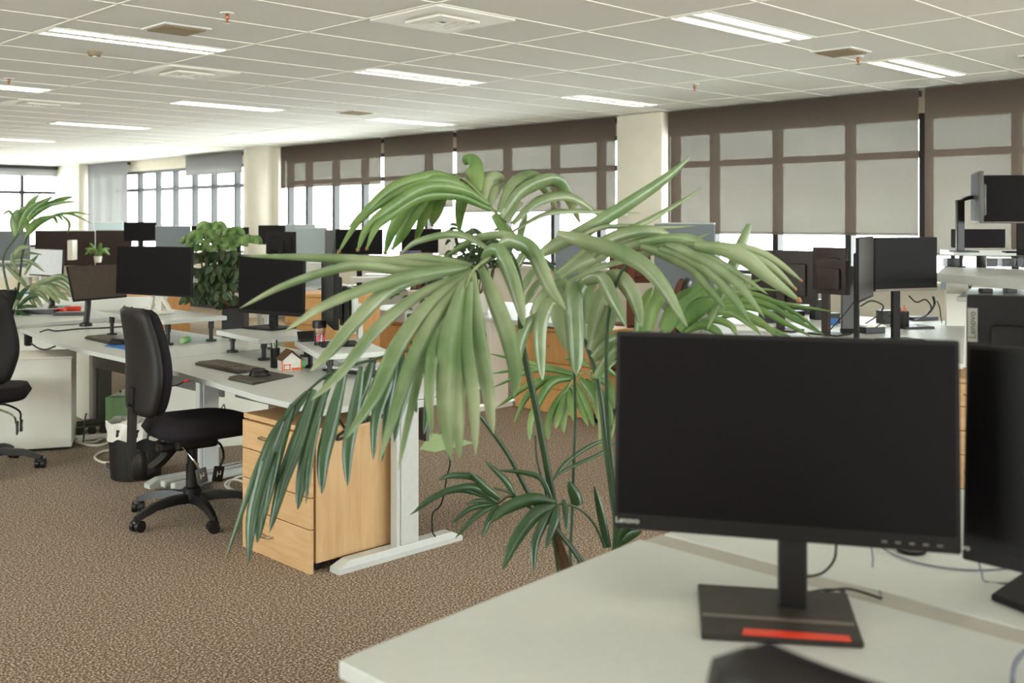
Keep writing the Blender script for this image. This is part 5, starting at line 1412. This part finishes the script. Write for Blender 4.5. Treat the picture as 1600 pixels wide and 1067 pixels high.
divider('grey divider screen at the picture edge behind the smaller palm', -60, 47, 362, 405, 17, 17, 'divider', .75)
divider('long dark brown divider screen below the end windows', 55, 148, 361, 405, 17.5, 17.5, 'darkdivider', .75)
divider('second dark brown divider screen next to the long one', 150, 206, 361, 404, 17.5, 17.5, 'darkdivider', .75, rail='trunk')
divider('pale blue divider screen in front of the grey corner blind', 147, 193, 347, 364, 19.95, 19.95, 'paledivider', .75)
divider('blue-grey divider screen beside the small black far monitor', 243, 298, 354, 400, 13.5, 13.5, 'divider', .75)
divider('pale divider screen between dark monitors near the round column', 462, 511, 357, 402, 12.45, 12.45, 'paledivider', .75)
divider('low pale divider strip just past the round column', 446, 493, 352, 370, 12.6, 12.6, 'paledivider', .75)
divider('grey divider screen behind the top of the palm canes', 868, 922, 374, 420, 10.4, 10.4, 'divider', .75)
divider('tall grey divider screen before the cream column', 1023, 1117, 350, 440, 9.1, 8.8, 'divider', .73)

fm('small black far monitor raised above the divider screens', 193, 244, 347, 377, 15.0)
fm('dark far monitor above the umbrella plant', 299, 352, 353, 374, 14.0, dd=.2)
fm('dark far monitor between the umbrella plant and the round column', 354, 389, 355, 376, 14.0)
fm('grey-backed far monitor directly below the round column', 404, 446, 352, 382, 12.9, face='away', case='casing')
fm('dark-backed monitor in front of the grey-backed one by the round column', 416, 463, 362, 397, 11.3, face='away')
fm('slim grey far monitor beside the pale divider screen', 508, 524, 359, 398, 11.5, face='away', case='greycase')
fm('wide black far monitor under the hanging tips of the top frond', 523, 598, 358, 398, 11.9)
fm('brown-tinted far monitor behind the top frond tips', 627, 690, 357, 396, 11.9, case='brownfabric')
fm('white far monitor seen from behind among the fine dark leaves', 685, 716, 368, 400, 11.8, face='away', case='white')
fm('reddish dark monitor seen from behind next to the brown chair', 952, 1016, 371, 442, 7.9, .72, face='away', case='brownfabric')  # brown light on this dark back is put into its casing colour
fm('pale monitor back leaning over the white desk near the brown chair', 1046, 1092, 408, 448, 9.6, .75, face='away', case='white', tilt=-.25)
boxy('file_box', 'upright cream box file on the farthest desk', 'box file', 113, 406, 17, (0.08, 0.25, 0.32), 'white', .1)
boxy('book', 'purple binder lying by the far monitors', 'binder', 641, 403, 10.6, (0.22, 0.25, 0.07), 'purple', .1)
boxy('paper_pile', 'white boxes stacked on the middle row desk', 'box', 505, 424, 11.8, (0.35, 0.2, 0.10), 'paper', .1)
boxy('paper_pile', 'low pile of white papers on the middle row desk', 'papers', 580, 440, 11, (0.4, 0.25, 0.05), 'paper', .3)
boxy('paper_pile', 'white papers on the desk beneath the pale lit screen', 'papers', 20, 432, 11, (0.5, 0.3, 0.08), 'paper', .3)
t = thing('leafy_plant', 'tiny bright green plant on the farthest desk', 'potted plant', tuple(P(153, 410, 17.0)))
MB().lathe([(0.001, 0), (0.05, 0), (0.065, 0.1), (0.001, 0.1)], n=16).build('pot', 'white', t, True)
f = MB()
vb = Vector(t.location)
for k in range(12):
    a = k * .9; d_ = Vector((math.cos(a), math.sin(a), 0))
    leaf(f, [Vector((0, 0, .08)) + vb, vb + d_ * .09 + Vector((0, 0, .2)), vb + d_ * .2 + Vector((0, 0, .12 + .1 * (k % 3)))], .06, .3, .2, .3, .5, 4)
fo = f.build('foliage', 'brightleaf', t, 'all'); fo.location = -vb

for (px, py, d, lab, rz, fb) in ((1008, 640, 7.7, 'brown task chair behind the palm beside the reddish monitor', 2.2, 'brownfabric'), (614, 600, 9.7, 'brown task chair behind the palm fronds by the white-topped unit', 2.6, 'brownfabric'), (642, 560, 10.8, 'dark chair with a rounded back at the middle row desk', 2.0, 'fabric')):
    c3 = make_chair(lab, fb); v = P(px, py, d)
    c3.location = (v.x, v.y, 0); c3.rotation_euler.z = rz

# small white risers in the middle rows
make_riser('small white riser on the middle row desk behind the edge-on monitor', tuple(Z(492, 446, .75))[:2], HEAD - H90, 0.5, .3, .75, .13)
make_riser('small white riser with black feet under the far wide monitor', tuple(Z(604, 447, .75))[:2], HEAD - H90, 0.5, .3, .75, .14)
make_riser('white riser behind the smaller palm on the back row', tuple(Z(20, 425, .75))[:2], HEAD - H90, 0.7, .35, .75, .16)

# ---- window side cluster
far_desk('white desk with the tangled cables below the brown blind', ((1085, 560), (1505, 568), (1508, 503), (1120, 482)), 0.715, 0.28)
rbk = 0.715
monitor('dark monitor seen from behind beside the grey stand column', 1176, 1278, 390, 470, 7.7, 7.35, rbk, 'away', depth=.03, case='brownlitcase', bez=.01, chin=.02)
monitor('dark monitor seen from behind, higher and partly covered by its neighbour', 1272, 1324, 386, 452, 7.35, 7.15, rbk, 'away', depth=.03, case='brownlitcase', bez=.01, chin=.02)
mm = monitor('smaller dark monitor back standing in front of the two brown-lit backs', 1281, 1326, 405, 458, 7.0, 6.8, rbk, 'away', depth=.05, case='brownlitcase', bez=.01, chin=.02, base=False)
t = thing('monitor_stand', 'tall grey monitor stand column next to the angled screen', 'monitor stand', tuple(Z(1324, 521, rbk)), HEAD - H90)
MB().box((0, 0, 0.235), (0.085, 0.04, 0.47), bev=.006).build('column', 'greycase', t)
MB().box((0, 0, 0.018), (0.09, 0.05, 0.036), bev=.006).build('foot', 'casing', t)
MB().box((-0.05, -0.0, .44), (0.10, .03, .04), bev=.006).build('bracket', 'casing', t)
monitor('grey-lit monitor angled beside the black one by the pen cup', 1341, 1364, 371, 474, 6.15, 6.72, rbk, bez=.006, chin=.016, case='casing', scr='greyreflectscreen', basewd=(.1, .14))
monitor('black monitor above the black pen cup with an orange tip', 1367, 1464, 371, 456, 6.75, 6.95, rbk, bez=.006, chin=.02, chincol='chin', basewd=(.26, .18), neckx=-.04)
v = Z(1411, 513, rbk)
cup('black pen cup with an orange pen below the black window-side monitor', (v.x, v.y, rbk), 0.042, 0.125, 'black', ((0.02, 0.0, 0.17, 'orange'), (-0.015, 0.01, 0.15, 'red'), (0.01, -0.02, 0.155, 'orange')))
boxy('desk_tray', 'flat black tray with red strips beneath the pen cup', 'tray', 1425, 512, 7, (0.24, 0.2, 0.016), 'black', .2, rbk)
boxy('hard_drive', 'small white and black box in front of the monitor stands', 'drive box', 1360, 520, 7, (0.16, 0.12, 0.045), 'black', .3, rbk, None, 'white')
boxy('folder', 'small blue card by the grey stand column', 'card', 1303, 508, 7.2, (0.055, 0.02, 0.05), 'blue', 0, rbk)
boxy('paper_pile', 'papers and white card under the dark monitor backs', 'papers', 1215, 500, 7, (0.4, 0.25, 0.03), 'paper', .2, rbk)
boxy('paper_pile', 'white desk papers at the front of the cabled desk', 'papers', 1175, 515, 7, (0.3, 0.2, 0.03), 'paper', -.2, rbk)
boxy('desk_phone', 'black desk phone behind the palm tips', 'telephone', 1258, 490, 7.4, (0.2, 0.18, 0.07), 'black', .2, rbk)
boxy('desk_speaker', 'black gadget between the dark monitor backs', 'speaker', 1235, 497, 7.8, (0.2, 0.1, 0.06), 'black', .2, rbk)
cable('monitor_cable', 'black cable running up from the desk across the grey stand column', [Z(1290, 525, rbk + .02), P(1300, 512, 6.9), P(1320, 490, 6.75), P(1338, 468, 6.8), P(1352, 458, 6.7)], .004, 'cableblack')
cable('monitor_cable', 'black cable drooping under the black window-side monitor', [P(1400, 465, 7.0), P(1392, 488, 6.9), P(1380, 502, 6.85), Z(1368, 512, rbk + .05)], .004, 'cableblack')
cable('wall_cable', 'thin tangled cables hanging beside the white end panel', [P(1464, 470, 7.2), P(1468, 480, 7.2), P(1470, 495, 7.2), Z(1472, 505, rbk + .01)], .004, 'cableblack')
cable('wall_cable', 'bent black cable below the corner of the window-side monitor', [P(1458, 463, 7.1), P(1460, 475, 7.1), P(1452, 488, 7.1), Z(1440, 495, rbk + .01), Z(1425, 497, rbk + .01)], .008, 'cableblack')

# standing desk with its raised top
t = far_desk('tall white standing desk topped by a low riser and dark monitors', ((1463, 427), (1700, 446), (1700, 426), (1478, 414.5)), 1.13, None, .06, (1,))
v = Z(1493, 505, .715)
e_ = P(1493, 500, 7.85)
o = MB().box((0, 0, .535), (0.15, .03, 1.07), bev=.004).build('end_panel', 'whitemetal', t, loc=Vector((e_.x, e_.y, 0)) - t.location); o.rotation_euler.z = HEAD - H90
o = boxy('notice_card', 'small pale blue notice on the white end panel edge', 'notice', 1474, 453, 7.75, (0.04, 0.008, 0.10), 'paledivider', 0)
q4 = [Z(x, y, .98) - t.location for x, y in ((1495, 464), (1720, 476), (1720, 456), (1520, 449))]
MB().prism([(p.x, p.y) for p in q4], .95, .98, ch=.003).build('lower_shelf', 'desk', t)
rz_ = make_riser('white riser with stubby black legs on the tall standing desk', tuple(Z(1545, 417, 1.13))[:2], HEAD - H90 - .05, 0.66, .32, 1.13, .14, th=.045)
for (px, lab) in ((1486, 'black pod under the corner of the standing desk riser'), (1545, 'black pod beside the pen cup under the riser'), (1572, 'black pod under the middle of the riser'), (1594, 'black pod by the picture edge under the riser')):
    boxy('storage_pod', lab, 'storage pod', px, 416.5, 7.7, (.10, .10, .07), 'black', 0, 1.13)
monitor('slim monitor turned edge-on above the standing desk riser', 1519, 1532, 272, 348, 7.75, 7.25, 1.272, bez=.008, chin=.014, depth=.03, case='greycase', base=False)
monitor('black monitor over the standing desk, cut by the picture edge', 1532, 1665, 274, 349, 7.5, 7.35, 1.272, bez=.008, chin=.016, chincol='chin', basewd=(.24, .18))
v = P(1500, 387, 7.6)
t = thing('monitor_stand', 'black upright monitor stand with a bent arm on the standing desk', 'monitor stand', (v.x, v.y, 1.272), HEAD - H90)
MB().box((0, 0, .19), (.055, .04, .38), bev=.006).build('upright', 'black', t)
MB().tube(curve([(0, 0, .36), (.03, 0, .385), (.09, 0, .40), (.12, 0, .40)], 4), .016).build('reach_arm', 'black', t, True)
MB().box((0.03, 0, .006), (.16, .14, .012), bev=.003).build('base', 'black', t)
boxy('sound_bar', 'long black box on the riser behind the monitor arm', 'speaker', 1528, 387, 7.9, (0.36, .12, .14), 'fabric', 0)
v = Z(1526, 417, 1.13)
cup('black pen cup with orange and green pens on the standing desk', (v.x - .06, v.y - .06, 1.13), .04, .10, 'black', ((0.012, 0.0, 0.15, 'orange'), (-0.012, 0.01, 0.13, 'green'), (.004, .014, .145, 'orange')))
for (px, lab, mt_) in ((1592, 'black mouse at the edge of the standing desk', 'black'), (1565, 'dark gadget under the standing desk riser', 'casing')):
    boxy('desk_gadget', lab, 'gadget', px, 414, 7.7, (.09, .07, .045), mt_, 0, 1.13)
for (px, lab) in ((1540, 'dark plug on the lower shelf behind the badge monitor'), (1578, 'black mouse on the lower shelf behind the badge monitor')):
    boxy('desk_gadget', lab, 'gadget', px, 457, 7.5, (.08, .06, .03), 'black', 0, .98)
cable('hanging_lead', 'thin dark lead looping under the standing desk top', [P(1513, 434, 7.6), P(1515, 450, 7.6), P(1522, 444, 7.6), P(1560, 442, 7.6), P(1575, 452, 7.5)], .004, 'cableblack')
# beech pedestal and grey panel in the slot between the two front monitors
p3 = copy_tree(ped); v = P(1512, 615, 5.9)
p3.location = (v.x, v.y - .1, 0); p3.rotation_euler.z = .2
p3['label'] = 'beech drawers glimpsed in the slot between the two front monitors'

o = boxy('wall_switch', 'small white switch box on the cream column', 'switch', 994, 336, 10.6, (.09, .03, .10), 'white', 0)
o.location = (8.797, 7.18, 1.55); o.rotation_euler.z = H90

for (px, py, sz, lab) in ((1205, 503, (.16, .12, .09), 'black gadget at the palm-tip end of the cabled desk'), (1278, 499, (.10, .1, .16), 'upright black box under the smaller dark monitor back'), (1300, 505, (.10, .08, .08), 'small black box close to the blue card'), (1385, 505, (.12, .1, .10), 'black adapter box behind the small white drive box'), (1440, 500, (.22, .12, .03), 'flat black keyboard stub past the pen cup')):
    boxy('desk_gadget', lab, 'gadget', px, py, 7, sz, 'black', .2, rbk)
cable('monitor_cable', 'brown cable looping below the black window-side monitor', [P(1420, 462, 6.9), P(1432, 472, 6.9), P(1446, 468, 6.95), P(1455, 480, 7.0), P(1448, 492, 7.0), Z(1430, 500, rbk + .02)], .005, 'cableblack')
cable('monitor_cable', 'second black cable crossing under the angled screen', [P(1345, 478, 6.5), P(1362, 470, 6.6), P(1380, 478, 6.7), P(1372, 492, 6.8), Z(1352, 506, rbk + .02)], .005, 'cableblack')
